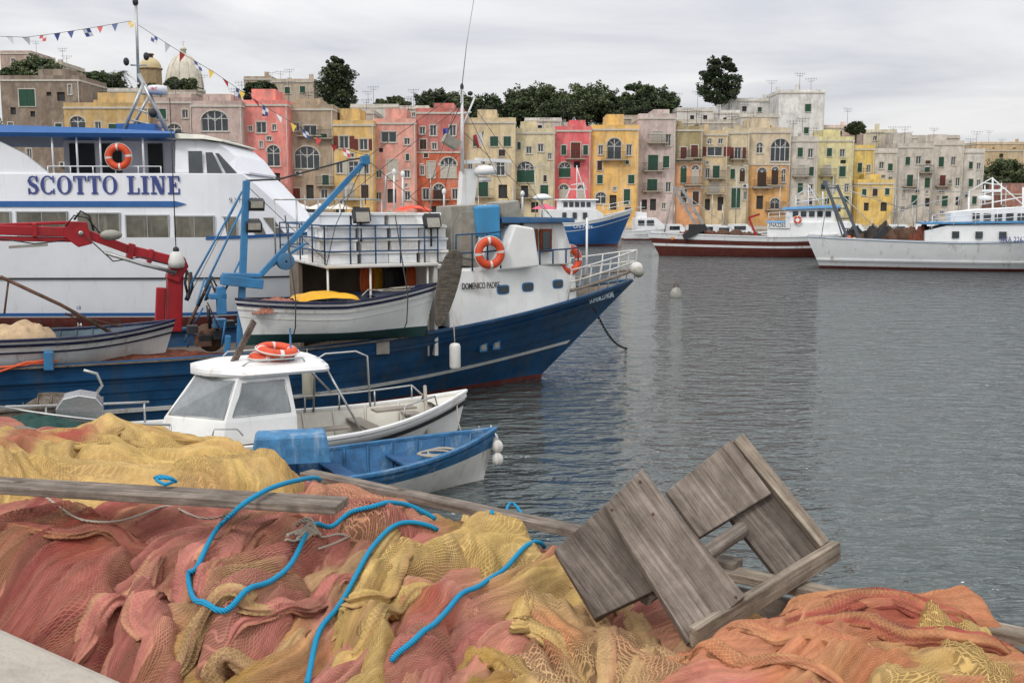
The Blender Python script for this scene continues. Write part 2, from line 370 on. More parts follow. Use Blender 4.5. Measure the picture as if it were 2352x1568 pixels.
mb.grid(rows);mb.obj('hill',GRASS,kind='structure')
mb=MB();mb.prism([(-150,116,-2),(70,124,-2),(150,150,-2),(200,350,-2),(-150,350,-2)],(0,0,3.2));mb.obj('far_quay_road',STONE,kind='structure')
# ================================================================ HOUSES
FR=simple('window_frame_white',(.58,.58,.55),.6);SG=mat('green_shutter',srgb(38,80,62),.6,var=.3,bump=0);SR=mat('brown_shutter',srgb(110,50,40),.6,var=.3,bump=0)
SB=mat('pale_shutter',srgb(190,184,172),.7,var=.2,bump=0);SK=mat('dark_timber_shutter',srgb(70,50,38),.7,var=.3,bump=0)
SHM={'g':SG,'r':SR,'w':SB,'k':SK};wc={};shc={}
def win_mesh(kind,w,h):
    k=(kind,round(w,1),round(h,1))
    if k in wc: return wc[k]
    mb=MB();hw=w/2;arch=kind in 'aA'
    if kind=='d': mb.bb((-hw,.24,0),(hw,.27,h),0)
    else:
        mb.bb((-hw,.2,0),(hw,.24,h),0);t=.08
        for x in ([-hw+t/2,hw-t/2,0]+([-w/4,w/4] if w>2 else [])): mb.bb((x-t/2,.13,0),(x+t/2,.199,h),1)
        for z in ([t/2,h-t/2]+([h*.62] if h>1.6 or arch else [])): mb.bb((-hw,.14,z-t/2),(hw,.195,z+t/2),1)
        mb.bb((-hw-.1,-.12,-.09),(hw+.1,.1,-.003),2)
        if not arch:
            for a in ((-hw-.12,-hw-.002),(hw+.002,hw+.12)): mb.bb((a[0],-.03,0),(a[1],-.003,h+.12),2)
            mb.bb((-hw,-.03,h+.002),(hw,-.003,h+.12),2)
    if arch:
        n=10;r=hw;zc_=h-min(hw,h*.5);rz=h-zc_
        for i in range(1,4):
            a=math.pi*i/4;mb.beam((0,.17,zc_),(r*math.cos(a),.17,zc_+rz*math.sin(a)),.05,.06,1)
        g=[]
        for i in range(n+1):
            a=math.pi*i/n;ca,sa=math.cos(a),math.sin(a)
            g.append([(r*ca,-.05,zc_+rz*sa),((r+.16)*ca,-.05,zc_+(rz+.16)*sa),((r+.16)*ca,0.02,zc_+(rz+.16)*sa)])
        mb.grid(g,m=2,sm=False)
    me=mb.mesh('window',[GLASS if kind!='d' else DARK,FR,SB]);wc[k]=me;return me
def shut_mesh(c,w,h):
    k=(c,round(w,2),round(h,1))
    if k in shc: return shc[k]
    mb=MB();mb.bb((-w/2,0,0),(w/2,.05,h),0);n=max(3,int(h/.16))
    for i in range(n):
        z=.08+(h-.16)*(i+.5)/n;mb.bb((-w/2+.05,-.02,z-.02),(w/2-.05,-.001,z+.03),0)
    me=mb.mesh('shutter',[SHM.get(c,SB)]);shc[k]=me;return me
bc={}
def balc_mesh(w):
    k=round(w,1)
    if k in bc: return bc[k]
    mb=MB();hw=w/2;mb.bb((-hw,-.75,-.14),(hw,.0,0),0)
    for x in (-hw*.6,hw*.6): mb.prism([(x-.06,-.0,-.14),(x-.06,-.55,-.14),(x-.06,0,-.5)],(.12,0,0),0)
    for z in (.08,.95): mb.bb((-hw+.02,-.72,z),(hw-.02,-.69,z+.035),1);mb.bb((-hw+.02,-.69,z),(-hw+.05,0,z+.035),1);mb.bb((hw-.05,-.69,z),(hw-.02,0,z+.035),1)
    n=int(w/.14)
    for i in range(n+1):
        x=-hw+.03+(w-.06)*i/n;mb.bb((x-.012,-.715,.08),(x+.012,-.69,.95),1)
    me=mb.mesh('balcony',[STONE,IRON]);bc[k]=me;return me
def antenna(mb,x,y,z,h):
    mb.tube([(x,y,z-.3),(x,y,z+h)],.025,5)
    a=random.uniform(-.5,.5)
    for k,l in ((0,.8),(.35,.5)):
        d=Vector((math.cos(a),math.sin(a),0));c=Vector((x,y,z+h-.08-k))
        mb.tube([c-d*l,c+d*l],.018,4)
        for j in range(5):
            e=c+d*l*(j/2-1);pp=Vector((-d.y,d.x,0))*.3 if k else Vector((0,0,.22));mb.tube([e-pp,e+pp],.013,4)
def Yr(u): return 126+max(0,u-500)*.012+max(0,u-1850)*.05
def put(me,name,parent,loc):
    o=bpy.data.objects.new(name,me);COL.objects.link(o);o.parent=parent;o.location=loc;return o
def pale(col,k=.17):
    g=(206,194,178);return tuple(col[i]*(1-k)+g[i]*k for i in range(3))
def house(u0,u1,vt,col,wins,desc,y=None,zb=1.0,low=None,vs=None,dep=9,ant=1,name='waterfront_house',par=.5,st=.62,cat='house',pent=True):
    rnd=random.Random(int(u0*7+vt))
    if y is None: y=Yr((u0+u1)/2)+rnd.uniform(-.9,.9)
    col=pale(col);low=pale(low) if low else None
    a=on_y(u0,vt,y);b_=on_y(u1,vt,y);w=b_.x-a.x;xc=(a.x+b_.x)/2;h=a.z-zb
    T=thing(name,desc,cat,(xc,y,zb))
    ops=[]
    for (u,v,pw,ph,t) in wins:
        c=on_y(u,v,y);k=y/F;ww=round(pw*k,1);wh=round(ph*k,1);x=c.x-xc;z=c.z-zb
        x0=max(-w/2+.12,x-ww/2);x1=min(w/2-.12,x0+ww)
        if x1-x0<.3 or z+wh/2>h-.1: continue
        ops.append((x0,x1,z-wh/2,z+wh/2,t))
    if name=='waterfront_house':
        for _ in range(26):
            ww=rnd.choice((.4,.5,.6,.8));wh=rnd.choice((.5,.8,1.2));x=rnd.uniform(-w/2+.6,w/2-.6);z=rnd.uniform(1.5,h-1.6)
            if len(ops)<36: ops.append((x-ww/2,x+ww/2,z,z+wh,rnd.choice(('ww','dw','ww','cg','ck','cgb' if ww>.7 else 'ww'))))
    ok=[]
    for o in ops:
        mg=.35
        if all(o[1]+mg<=p[0] or o[0]-mg>=p[1] or o[3]+mg<=p[2] or o[2]-mg>=p[3] for p in ok): ok.append(o)
    ops=ok
    zsp=None
    if low: zsp=on_y(u0,vs,y).z-zb
    xs=sorted({-w/2,w/2}|{o[0] for o in ops}|{o[1] for o in ops});zs_=sorted({0,h}|{o[2] for o in ops}|{o[3] for o in ops}|({zsp} if zsp else set()))
    mb=MB()
    for i in range(len(xs)-1):
        for j in range(len(zs_)-1):
            cxx=(xs[i]+xs[i+1])/2;cz=(zs_[j]+zs_[j+1])/2
            if any(o[0]<cxx<o[1] and o[2]<cz<o[3] for o in ops): continue
            mb.add([(xs[i],0,zs_[j]),(xs[i+1],0,zs_[j]),(xs[i+1],0,zs_[j+1]),(xs[i],0,zs_[j+1])],[(0,1,2,3)],1 if zsp and cz<zsp else 0)
    for (x0,x1,z0,z1,t) in ops:
        mi=1 if zsp and (z0+z1)/2<zsp else 0;d=.3
        mb.add([(x0,0,z0),(x0,d,z0),(x0,d,z1),(x0,0,z1)],[(0,1,2,3)],mi);mb.add([(x1,0,z0),(x1,d,z0),(x1,d,z1),(x1,0,z1)],[(3,2,1,0)],mi)
        mb.add([(x0,0,z0),(x1,0,z0),(x1,d,z0),(x0,d,z0)],[(0,1,2,3)],mi);mb.add([(x0,0,z1),(x1,0,z1),(x1,d,z1),(x0,d,z1)],[(3,2,1,0)],mi)
        if t[0] in 'aA':
            r=(x1-x0)/2;rz=min(r,(z1-z0)*.5);zc_=z1-rz;xm=(x0+x1)/2
            for sg in (-1,1):
                arc=[(xm+sg*r*math.cos(a_),0,zc_+rz*math.sin(a_)) for a_ in [math.pi/2*i/7 for i in range(8)]]
                cor=(xm+sg*r,0,z1)
                for i in range(7): mb.add([cor,arc[i],arc[i+1]],[(0,1,2)],mi);mb.add([arc[i],arc[i+1],(arc[i+1][0],d,arc[i+1][2]),(arc[i][0],d,arc[i][2])],[(0,1,2,3)],mi)
    mb.add([(-w/2,0,0),(-w/2,dep,0),(-w/2,dep,h),(-w/2,0,h)],[(3,2,1,0)]);mb.add([(w/2,0,0),(w/2,dep,0),(w/2,dep,h),(w/2,0,h)],[(0,1,2,3)])
    mb.add([(-w/2,dep,0),(w/2,dep,0),(w/2,dep,h),(-w/2,dep,h)],[(3,2,1,0)])
    if zsp: mb.bb((-w/2-.02,-.09,zsp-.1),(w/2+.02,-.002,zsp+.1),2)
    nm='plaster_'+str(len(bpy.data.materials));k=1.06
    def PM(nm,c):
        L=srgb(*c,k);g=sum(L)/3
        return mat(nm,L,.9,var=.38,s=.5,streak=st,scol=[x*.28+g*.14+.02 for x in L],thr=.47,zs=.32,ss=1.1,bump=.3,bs=6,spec=.1,patch=[x*.5+.22*(1,.93,.82)[i] for i,x in enumerate(L)],pf=.6)
    M0=PM(nm,col);M1=PM(nm+'b',low) if low else M0
    mb.obj('wall',[M0,M1,SB],T)
    rb=MB();rb.bb((-w/2-.06,-.12,h-.003),(w/2+.06,dep+.1,h+.22),0)
    rb.bb((-w/2,.02,h+.22),(w/2,.2,h+.22+par),1);rb.bb((-w/2,.2,h+.22),(-w/2+.2,dep,h+.22+par),1);rb.bb((w/2-.2,.2,h+.22),(w/2,dep,h+.22+par),1)
    if pent and w>4:
        px=rnd.uniform(-w*.2,w*.2);pw=w*rnd.uniform(.18,.3);rb.bb((px-pw,3,h+.22),(px+pw,dep-.5,h+.22+rnd.uniform(1.2,2.2)),1)
    for _ in range(rnd.randint(0,2)):
        cx2=rnd.uniform(-w*.4,w*.4);cy2=rnd.uniform(.6,dep-2);rb.bb((cx2-.3,cy2-.25,h+.22),(cx2+.3,cy2+.25,h+.22+rnd.uniform(.8,1.4)),1)
    rb.obj('roof',[SB,M0],T)
    for (x0,x1,z0,z1,t) in ops:
        ww=x1-x0;hh_=z1-z0;W_=put(win_mesh(t[0],ww,hh_),'window' if t[0]!='d' else 'door',T,((x0+x1)/2,0,z0));hw=ww/2  # doors and dark openings alike: panel colour paints the unlit inside
        if t[0]=='c' or t[0]=='A':
            hs=(hh_ if t[0]=='c' else hh_-hw)-.02
            if hs>.3:
                for s_ in (-1,1): put(shut_mesh(t[1],hw-.025,hs),'shutter',W_,(s_*(hw/2),.04,.01))
        if t[0]=='o':
            for s_ in (-1,1): put(shut_mesh(t[1],hw-.02,hh_),'shutter',W_,(s_*(hw*1.5+.15),-.09,0))
        if 'b' in t[2:]: bw=min(ww+1.4,w-.3);put(balc_mesh(bw),'balcony',T,(clamp((x0+x1)/2,-w/2+bw/2,w/2-bw/2),0,z0))
    if ant:
        for _ in range(ant+rnd.randint(0,1)): am=MB();antenna(am,rnd.uniform(-w*.4,w*.4),rnd.uniform(1,dep-2),h+.3,rnd.uniform(1.5,3.2));am.obj('television_antenna',IRON,T)
    dm=MB();x=w/2-.15;dm.tube([(x,-.08,0),(x,-.08,h)],.05,6);dm.obj('drainpipe',SB,T)
    for _ in range(rnd.randint(0,2)):
        ax=rnd.uniform(-w*.4,w*.4);az=rnd.uniform(2.5,h*.6)
        if all(not(o[0]-.5<ax<o[1]+.5 and o[2]-.5<az<o[3]+.5) for o in ops):
            m_=MB();m_.bb((ax-.4,-.36,az-.28),(ax+.4,-.04,az+.28),0);m_.lathe([(.01,-.37),(.22,-.37),(.22,-.36)],(ax-.08,0,az),12,1,rot=Matrix.Rotation(R(90),3,'X')@Matrix.Scale(-1,3,(0,0,1)));m_.obj('air_conditioner',[FR,IRON],T)
    return T
Hs=[
(0,182,187,(122,106,92),[(62,225,36,38,'cg'),(140,222,18,20,'dw'),(112,216,10,9,'dw'),(75,262,10,12,'dw'),(158,262,10,14,'dw'),(30,255,12,16,'dw')],'old unplastered brown stone house with green shutters',134),
(146,342,250,(196,160,98),[(178,283,36,30,'aw'),(268,297,36,22,'cg'),(225,290,14,18,'ww'),(320,290,12,20,'dw')],'ochre yellow plastered house with arched loft window',127),
(342,440,238,(178,154,146),[(370,262,22,22,'cg'),(400,300,34,30,'aw'),(425,262,14,18,'ww')],'grey pink plastered house with parapet terrace',128),
(440,555,246,(190,164,156),[(493,278,62,46,'aw'),(455,275,12,20,'ww'),(535,275,12,18,'ww'),(480,340,24,40,'cw'),(530,345,24,40,'cw')],'grey pink house with a very wide arched window',None),
(555,660,244,(238,130,120),[(600,293,22,24,'ww'),(575,296,10,12,'ww'),(630,293,10,14,'ww'),(628,358,30,48,'aw'),(574,375,12,14,'ww'),(630,412,26,28,'dwb'),(606,448,20,24,'ww'),(568,444,10,24,'dw'),(640,470,16,24,'dw'),(590,485,14,26,'dk'),(608,262,12,9,'dw')],'salmon pink house with arched windows and iron balcony',None),
(660,765,254,(170,148,122),[(712,300,30,22,'wwb'),(680,292,14,18,'ww'),(705,362,58,50,'aw'),(700,398,16,30,'cr'),(740,398,20,30,'cgb'),(680,398,12,20,'ww'),(680,445,18,24,'cr'),(712,442,16,34,'dk'),(745,445,14,20,'ww'),(705,488,36,26,'dk')],'weathered grey brown house with huge arched window',None),
(765,858,290,(218,176,102),[(790,327,20,28,'or'),(835,332,18,24,'or'),(812,386,22,30,'ow'),(780,386,14,24,'ww'),(840,386,14,26,'ww'),(800,438,24,34,'cwb'),(838,440,16,30,'ck'),(780,488,20,26,'dk'),(820,488,20,26,'dk')],'ochre yellow house with reddish brown shutters',None),
(858,955,286,(230,156,140),[(893,315,34,24,'ww'),(935,325,12,14,'ww'),(875,345,10,10,'dw'),(901,390,22,44,'cw'),(870,400,12,16,'ww'),(935,400,12,16,'ww'),(900,450,20,32,'dk'),(868,452,12,20,'ww'),(936,450,12,20,'ww')],'peach plastered house with white framed windows',None),
(955,1066,262,(192,102,94),[(995,300,14,24,'ww'),(1040,300,14,24,'ww'),(970,300,12,16,'ww'),(990,390,16,36,'cw'),(1030,385,38,46,'Aw'),(970,392,10,20,'ww'),(1008,440,26,34,'Akb'),(978,446,14,26,'ww'),(1045,446,12,24,'ww'),(1000,486,24,24,'dk')],'dark pink house with orange red lower floors',None,(198,86,52),350),
(1066,1185,284,(214,192,148),[(1135,325,18,22,'cg'),(1165,325,16,22,'cg'),(1095,325,16,22,'cg'),(1105,385,20,36,'Aw'),(1150,385,20,36,'ow'),(1080,385,10,22,'ww'),(1110,435,22,32,'cgb'),(1155,440,20,30,'dk'),(1085,440,12,22,'ww')],'pale beige house with green shuttered windows',None),
(1185,1275,308,(210,196,156),[(1192,335,8,16,'cg'),(1215,345,12,16,'ww'),(1242,340,12,18,'ww'),(1203,395,40,46,'Ag'),(1250,398,38,46,'Ag'),(1205,440,16,26,'dkb'),(1250,440,18,28,'cg'),(1228,476,16,24,'dk')],'pale yellow house with green arched doors',None),
(1275,1358,303,(230,94,100),[(1322,346,22,36,'crb'),(1295,345,10,22,'cg'),(1345,345,10,22,'cg'),(1297,390,26,34,'Ag'),(1338,390,22,46,'Arb'),(1295,440,22,32,'Aw'),(1335,442,20,34,'Aw'),(1312,478,14,20,'dk')],'coral pink house with white trim and balconies',None),
(1358,1468,300,(236,184,98),[(1411,342,34,48,'awb'),(1380,345,10,22,'wg'),(1445,345,12,24,'wg'),(1411,400,34,56,'awb'),(1378,412,12,20,'cg'),(1450,412,14,20,'cg'),(1440,452,14,34,'cg'),(1380,455,24,26,'ag'),(1408,465,16,34,'dk')],'bright yellow orange house with tall arched windows',None),
(1468,1553,274,(200,180,176),[(1510,315,20,24,'cwb'),(1535,322,12,26,'ow'),(1488,318,10,22,'ww'),(1500,374,22,34,'cgb'),(1530,372,14,26,'cg'),(1480,372,8,20,'ww'),(1498,425,22,26,'cgb'),(1535,430,12,22,'ww'),(1480,470,12,22,'dk'),(1500,470,14,26,'dk')],'grey lilac house with green shutters and balconies',None),
(1553,1615,302,(158,142,98),[(1570,352,14,26,'crb'),(1595,348,16,28,'crb'),(1572,330,10,14,'ww'),(1570,400,14,40,'Ag'),(1597,402,18,44,'Awb'),(1570,450,14,30,'ck'),(1598,455,14,30,'ck')],'narrow olive house with orange lower floors',None,(214,148,100),372),
(1615,1672,312,(212,188,146),[(1642,348,34,20,'or'),(1630,325,10,12,'ar'),(1655,325,10,12,'ww'),(1645,395,16,28,'cgb'),(1625,398,10,22,'ww'),(1642,432,18,24,'cwb'),(1625,470,12,26,'dk'),(1655,468,14,30,'dk')],'tan house with red shutters under the roof',None),
(1672,1722,308,(210,194,158),[(1695,352,16,26,'orb'),(1695,330,14,12,'ww'),(1683,400,10,22,'cg'),(1705,402,12,30,'Ak'),(1690,455,20,44,'cg'),(1712,450,8,18,'ww')],'narrow cream house with balcony and green door',None),
(1722,1818,306,(208,190,158),[(1793,345,46,50,'aw'),(1745,340,16,24,'ar'),(1750,408,20,44,'Akb'),(1780,404,16,40,'Akb'),(1800,404,10,30,'ak'),(1735,360,10,18,'ww'),(1745,465,16,30,'dk'),(1780,468,22,26,'awb')],'cream house with deep arched loggia, orange lower floors',None,(210,156,92),378),
(1818,1880,326,(200,194,184),[(1838,350,12,20,'cg'),(1862,352,12,20,'ww'),(1840,392,16,24,'cwb'),(1864,394,10,20,'cg'),(1838,432,12,22,'cg'),(1862,434,12,22,'ww')],'pale grey plastered house with small balconies',None),
(1880,1962,326,(220,210,150),[(1905,350,12,18,'cg'),(1935,352,12,18,'ww'),(1900,392,14,22,'cwb'),(1935,394,14,22,'cg'),(1910,430,16,22,'cw'),(1945,432,10,20,'ww')],'pale lemon yellow house with flat roof terrace',None),
(1962,2010,345,(222,190,98),[(1975,385,10,20,'cg'),(1995,388,10,18,'ww'),(1980,430,12,22,'cg')],'yellow house with green shutters',None),
(2010,2062,352,(204,198,188),[(2025,380,10,16,'ww'),(2045,384,10,16,'cg')],'pale grey house behind the waterfront',157),
(1970,2054,424,(224,186,94),[(1985,442,10,14,'cg'),(2010,442,12,16,'ck'),(2038,440,10,14,'cg'),(1990,475,12,18,'dk'),(2030,475,14,20,'dk')],'low yellow two storey waterfront house',146),
(2062,2145,340,(192,186,176),[(2085,370,10,18,'cg'),(2110,368,12,18,'ww'),(2090,415,14,26,'cgb'),(2130,420,12,22,'cg'),(2100,460,14,22,'cg'),(2130,465,10,20,'dk')],'grey weathered house with balconies',None),
(2145,2215,334,(202,194,182),[(2162,372,12,22,'cg'),(2190,370,10,20,'ww'),(2165,415,14,24,'crb'),(2200,418,10,20,'ww'),(2170,462,14,24,'cg'),(2200,462,10,20,'dk')],'pale stone coloured house with small balcony',None),
(2215,2262,352,(208,204,196),[(2230,380,9,16,'cg'),(2248,382,8,14,'ww'),(2230,420,10,18,'cg'),(2248,422,8,18,'ww'),(2238,460,10,18,'cg')],'whitewashed house with green shutters at the row end',None),
(2300,2440,448,(150,96,84),[],'low reddish harbour shed wall',172),
]
for h_ in Hs:
    u0,u1,vt,col,wn,d=h_[:6];y=h_[6] if len(h_)>6 else None;low=h_[7] if len(h_)>7 else None;vs=h_[8] if len(h_)>8 else None
    house(u0,u1,vt,col,wn,d,y,low=low,vs=vs)
def up(u0,u1,vt,col,wn,d,y,**k):
    a=on_y((u0+u1)/2,vt,y);zb=min(hz(a.x,y),hz(a.x,y+5))-1.5
    zb=min(zb,a.z-3);house(u0,u1,vt,col,wn,d,y,zb=zb,name='hillside_house',pent=False,par=.35,**k)
up(0,72,125,(176,150,138),[(30,140,8,10,'ww')],'faded pink house on the hillside',172)
up(72,142,150,(190,178,160),[(100,160,8,8,'ww')],'beige low house on the hillside',168)
up(182,345,212,(204,200,192),[(220,228,10,10,'dw'),(300,228,8,8,'dw')],'white hillside house with broad terrace',148)
up(345,450,216,(164,150,136),[],'grey old hillside house with terrace wall',152)
up(560,625,184,(168,152,132),[(590,205,10,12,'dw')],'old ruined stone house on hill',168)
up(625,722,190,(186,172,152),[(660,208,12,14,'cg'),(695,206,12,14,'cg'),(645,212,8,10,'dw')],'pale stone hillside house with green shutters',165)
up(770,860,262,(190,180,168),[(800,275,8,9,'ww')],'cream hillside house behind trees',150)
up(805,915,248,(198,196,188),[(850,258,9,10,'cg')],'long white hillside house with terrace',158)
up(918,985,252,(206,200,190),[(950,264,8,10,'ww')],'small white hillside house',152)
up(985,1075,272,(170,160,148),[],'grey flat roofed hillside house',149)
up(1205,1290,280,(208,206,200),[(1240,292,10,8,'dw')],'white flat roofed hillside house',150)
up(1290,1345,290,(180,176,170),[],'grey hillside house with pale parapet',152)
up(1400,1470,274,(172,158,140),[(1430,284,8,8,'dw')],'tan stone hillside house',152)
up(1555,1640,256,(196,194,190),[(1590,270,9,9,'dw'),(1620,270,9,9,'dw')],'grey white hillside house with terraces',156)
up(1560,1690,284,(176,170,160),[(1600,292,9,9,'dw')],'low grey terrace house on hillside',148)
up(1640,1700,262,(214,212,208),[(1665,274,8,8,'dw')],'small whitewashed house on hillside',158)
up(1678,1800,234,(214,214,212),[(1710,250,10,12,'dw'),(1745,252,8,10,'cg'),(1775,250,8,10,'cg')],'whitewashed flat roofed house with stepped roof',166)
up(1790,1895,215,(222,222,222),[(1856,248,14,16,'cg'),(1856,266,12,10,'cgb'),(1852,300,10,14,'cg')],'tall whitewashed cube house with green shutters',160)
up(1700,1790,270,(196,192,184),[(1740,282,10,10,'dw')],'pale terrace house with parapet',152)
up(1890,1985,296,(222,196,184),[(1930,306,8,9,'cg')],'pale pink hillside house',162)
up(1975,2060,306,(214,206,176),[(2010,318,8,10,'ww')],'cream hillside house with flat roof',168)
up(2050,2130,332,(204,198,190),[],'grey white flat roofed hillside house',180)
up(2085,2205,318,(178,172,160),[(2150,330,8,8,'dw')],'grey concrete hillside house',186)
up(2262,2352,348,(196,170,130),[(2300,358,9,9,'dw')],'beige far house above green slope',230)
up(2243,2420,332,(206,176,132),[(2280,344,9,9,'dw'),(2330,344,9,9,'dw')],'long beige far house above green slope',245)
CR=mat('cream_plaster',srgb(206,200,184),.85,var=.25,s=.8,streak=.5,scol=(.25,.2,.12),zs=.3,bump=.1)
T=thing('church','pale domed church with ribbed cupola and lantern','church',on_y(425,215,178)*1.0)
k=178/F;mb=MB();rr=42*k
mb.lathe([(rr,-6),(rr,0),(rr*1.07,.05),(rr*1.07,.4),(rr,.42)],(0,0,.2),24,0,False);mb.obj('drum',CR,T)
mb=MB();prof=[(rr*math.cos(a)*.99,.6+ (78*k)*math.sin(a)**.95) for a in [R(2+i*8.2) for i in range(11)]]
mb.lathe(prof,(0,0,0),24,0)
for i in range(12):
    a=i*math.pi/6;mb.tube([(r_*1.01*math.cos(a),r_*1.01*math.sin(a),z_) for r_,z_ in prof],.09,4)
mb.obj('dome',CR,T)
mb=MB();zt=.6+76*k;mb.lathe([(.45,zt),(.45,zt+.8),(.6,zt+.85),(.3,zt+1.2),(.05,zt+1.6)],(0,0,0),12);mb.tube([(0,0,zt+1.5),(0,0,zt+2.4)],.05,5);mb.tube([(-.3,0,zt+2.1),(.3,0,zt+2.1)],.04,5);mb.obj('lantern',CR,T)
T=thing('bell_tower','small octagonal church tower with yellow cupola','tower',on_y(347,190,172));k=172/F
mb=MB();mb.lathe([(25*k,-7),(25*k,28*k),(28*k,29*k),(28*k,31*k),(24*k,31.2*k)],(0,0,0),8,0,False);mb.obj('tower_shaft',mat('tower_stone',srgb(158,136,104),.9,var=.3),T)
mb=MB();mb.lathe([(24*k*math.cos(R(a)),31.2*k+24*k*math.sin(R(a))) for a in range(0,90,11)],(0,0,0),16);mb.obj('dome',mat('dome_yellow',srgb(194,178,136),.8),T)
mb=MB();mb.lathe([(.5,54*k),(.5,60*k),(.7,60.5*k),(.6,63*k),(.05,64*k)],(0,0,0),10);mb.obj('lantern',mat('dark_lantern',srgb(90,60,45)),T)
# ================================================================ TREES
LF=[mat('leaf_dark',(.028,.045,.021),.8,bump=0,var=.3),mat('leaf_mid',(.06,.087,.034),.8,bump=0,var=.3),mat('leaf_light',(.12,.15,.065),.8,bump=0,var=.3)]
BARK=mat('bark',(.08,.06,.045),.95,var=.4,bump=.5)
def leafblob(mb,c,r,n,rnd,size=.35,tone=0):
    for _ in range(n):
        d=Vector((rnd.gauss(0,1),rnd.gauss(0,1),rnd.gauss(0,1))).normalized();q_=rnd.random()**.4
        p=c+Vector((d.x*r[0],d.y*r[1],d.z*r[2]))*q_
        a=Vector((rnd.gauss(0,1),rnd.gauss(0,1),rnd.gauss(0,.6))).normalized();b2=a.cross(Vector((rnd.gauss(0,1),rnd.gauss(0,1),rnd.gauss(0,1)))).normalized()
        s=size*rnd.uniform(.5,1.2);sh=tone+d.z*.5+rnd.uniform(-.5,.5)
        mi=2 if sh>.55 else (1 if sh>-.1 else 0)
        mb.add([p-a*s,p+b2*s*.5,p+a*s,p-b2*s*.5],[(0,1,2,3)],mi)
def tree(u,vt,vb,wp,y,kind='round',label=None):
    rnd=random.Random(int(u*3+vt));k=y/F;base=on_y(u,vb,y);top=on_y(u,vt,y);h=top.z-base.z;w=wp*k
    if label is None: label='broad dark green evergreen tree on the hillside'
    T=thing('tree',label,'tree',base)
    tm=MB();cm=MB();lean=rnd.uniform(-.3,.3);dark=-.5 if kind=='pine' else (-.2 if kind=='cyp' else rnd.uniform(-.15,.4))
    zt=h*(.92 if kind!='round' else .7)
    tr=[Vector((lean*i/5,0,-1.5+(zt+1.5)*i/5)) for i in range(6)];r0=max(.15,h*.03)
    tm.tube(tr,[r0*(1-.85*i/5) for i in range(6)],8)
    cl=[]
    if kind=='cyp':
        for i in range(46):
            f=i/45;z=h*(.06+.88*f);ww=w/2*(.95+.14*math.sin(f*11+1))*(1-max(0,(f-.5)/.5)**1.5*.7)*(.6+.4*min(1,f*4));a=rnd.uniform(0,6.28);q_=rnd.uniform(.2,.8)
            cl.append((Vector((ww*q_*math.cos(a),ww*q_*math.sin(a),z)),ww*.42))
    elif kind=='pine':
        for i in range(42):
            f=i/41;z=h*(.16+.8*f);ww=w/2*(.62+.42*math.sin(math.pi*min(1,f*1.1+.02)))*(1 if i%3 else .85);a=rnd.uniform(0,6.28);q_=rnd.uniform(.3,.9)
            cl.append((Vector((ww*q_*math.cos(a),ww*q_*math.sin(a),z)),ww*.33))
    else:
        for i in range(40):
            a=rnd.uniform(0,6.28);q_=rnd.random()**.5;zz=rnd.uniform(.02,.92);env=math.sqrt(max(.15,1-((zz-.42)/.62)**2))
            cl.append((Vector((w*.52*q_*env*math.cos(a),w*.52*q_*env*math.sin(a),h*zz)),w*rnd.uniform(.09,.17)))
    for c,r in cl:
        st=Vector((lean*c.z/h,0,c.z*(.75 if kind!='cyp' else .9)));tm.tube([st,(st+c)/2+Vector((0,0,.1)),c],[r0*.3,r0*.2,r0*.08],5,cap=False)
        fl=.5 if kind=='pine' else .8;tn=dark+rnd.uniform(-.25,.25)
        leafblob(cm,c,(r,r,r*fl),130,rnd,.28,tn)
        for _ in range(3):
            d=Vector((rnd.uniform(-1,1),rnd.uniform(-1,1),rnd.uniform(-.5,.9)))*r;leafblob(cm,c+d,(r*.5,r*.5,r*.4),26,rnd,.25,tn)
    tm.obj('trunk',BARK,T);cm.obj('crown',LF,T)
tree(776,126,264,98,163,'cyp',label='tall dense dark green conifer on the hillside')
tree(1651,130,258,96,166,'pine',label='tall layered dark pine tree above the houses')
for a in [(990,212,280,80,160),(1045,214,280,90,162),(1110,220,280,100,163),(1180,210,284,100,158),(1236,200,286,130,160),(1300,212,284,80,164),(1350,194,286,125,160),(1405,222,284,80,163),(1465,192,272,74,166),(1515,212,280,100,162),(90,140,196,110,166),(35,158,196,60,166),(232,172,216,100,164),(418,182,228,76,160),(600,190,235,70,160),(908,226,266,60,164),(1966,284,306,38,160),(2285,362,480,110,198),(2345,376,490,110,198),(880,234,266,50,166),(340,195,226,50,158),(1548,225,278,50,164),(1440,232,284,60,158),(1080,232,284,70,156),(1275,236,288,70,155)]:
    tree(*a)
b0=on_y(277,200,170);T=thing('palm_tree','small palm tree with arching fronds on hill','tree',b0)
mb=MB();mb.tube([(0,0,-2),(0,0,1.8)],.25,8);mb.obj('trunk',BARK,T);mb=MB();rnd=random.Random(4)
for i in range(22):
    a=rnd.uniform(0,6.28);up_=rnd.uniform(.2,1.3);pts=[Vector((2.4*f*math.cos(a),2.4*f*math.sin(a),1.8+up_*2*f-2.2*f*f)) for f in [j/6 for j in range(7)]]
    for j in range(6):
        for s_ in (-1,1):
            pv=Vector((-math.sin(a),math.cos(a),-.5))*s_*.4*(1-j/8)
            for q_ in (0,.5):
                p=pts[j].lerp(pts[j+1],q_);mb.add([p,p+(pts[j+1]-pts[j])*.3,p+pv+(pts[j+1]-pts[j])*.5],[(0,1,2)],1 if s_>0 else 0)
mb.obj('crown',LF,T)
mb=MB();rnd=random.Random(9)
for i in range(190):
    u=rnd.uniform(-60,2400);y=rnd.uniform(160,178);x=(u-CX)/F*y;z=hz(x,y);r=rnd.uniform(.8,2.0);leafblob(mb,Vector((x,y,z+r*.4)),(r*1.3,r,r),70,rnd,.35,rnd.uniform(-.2,.3))
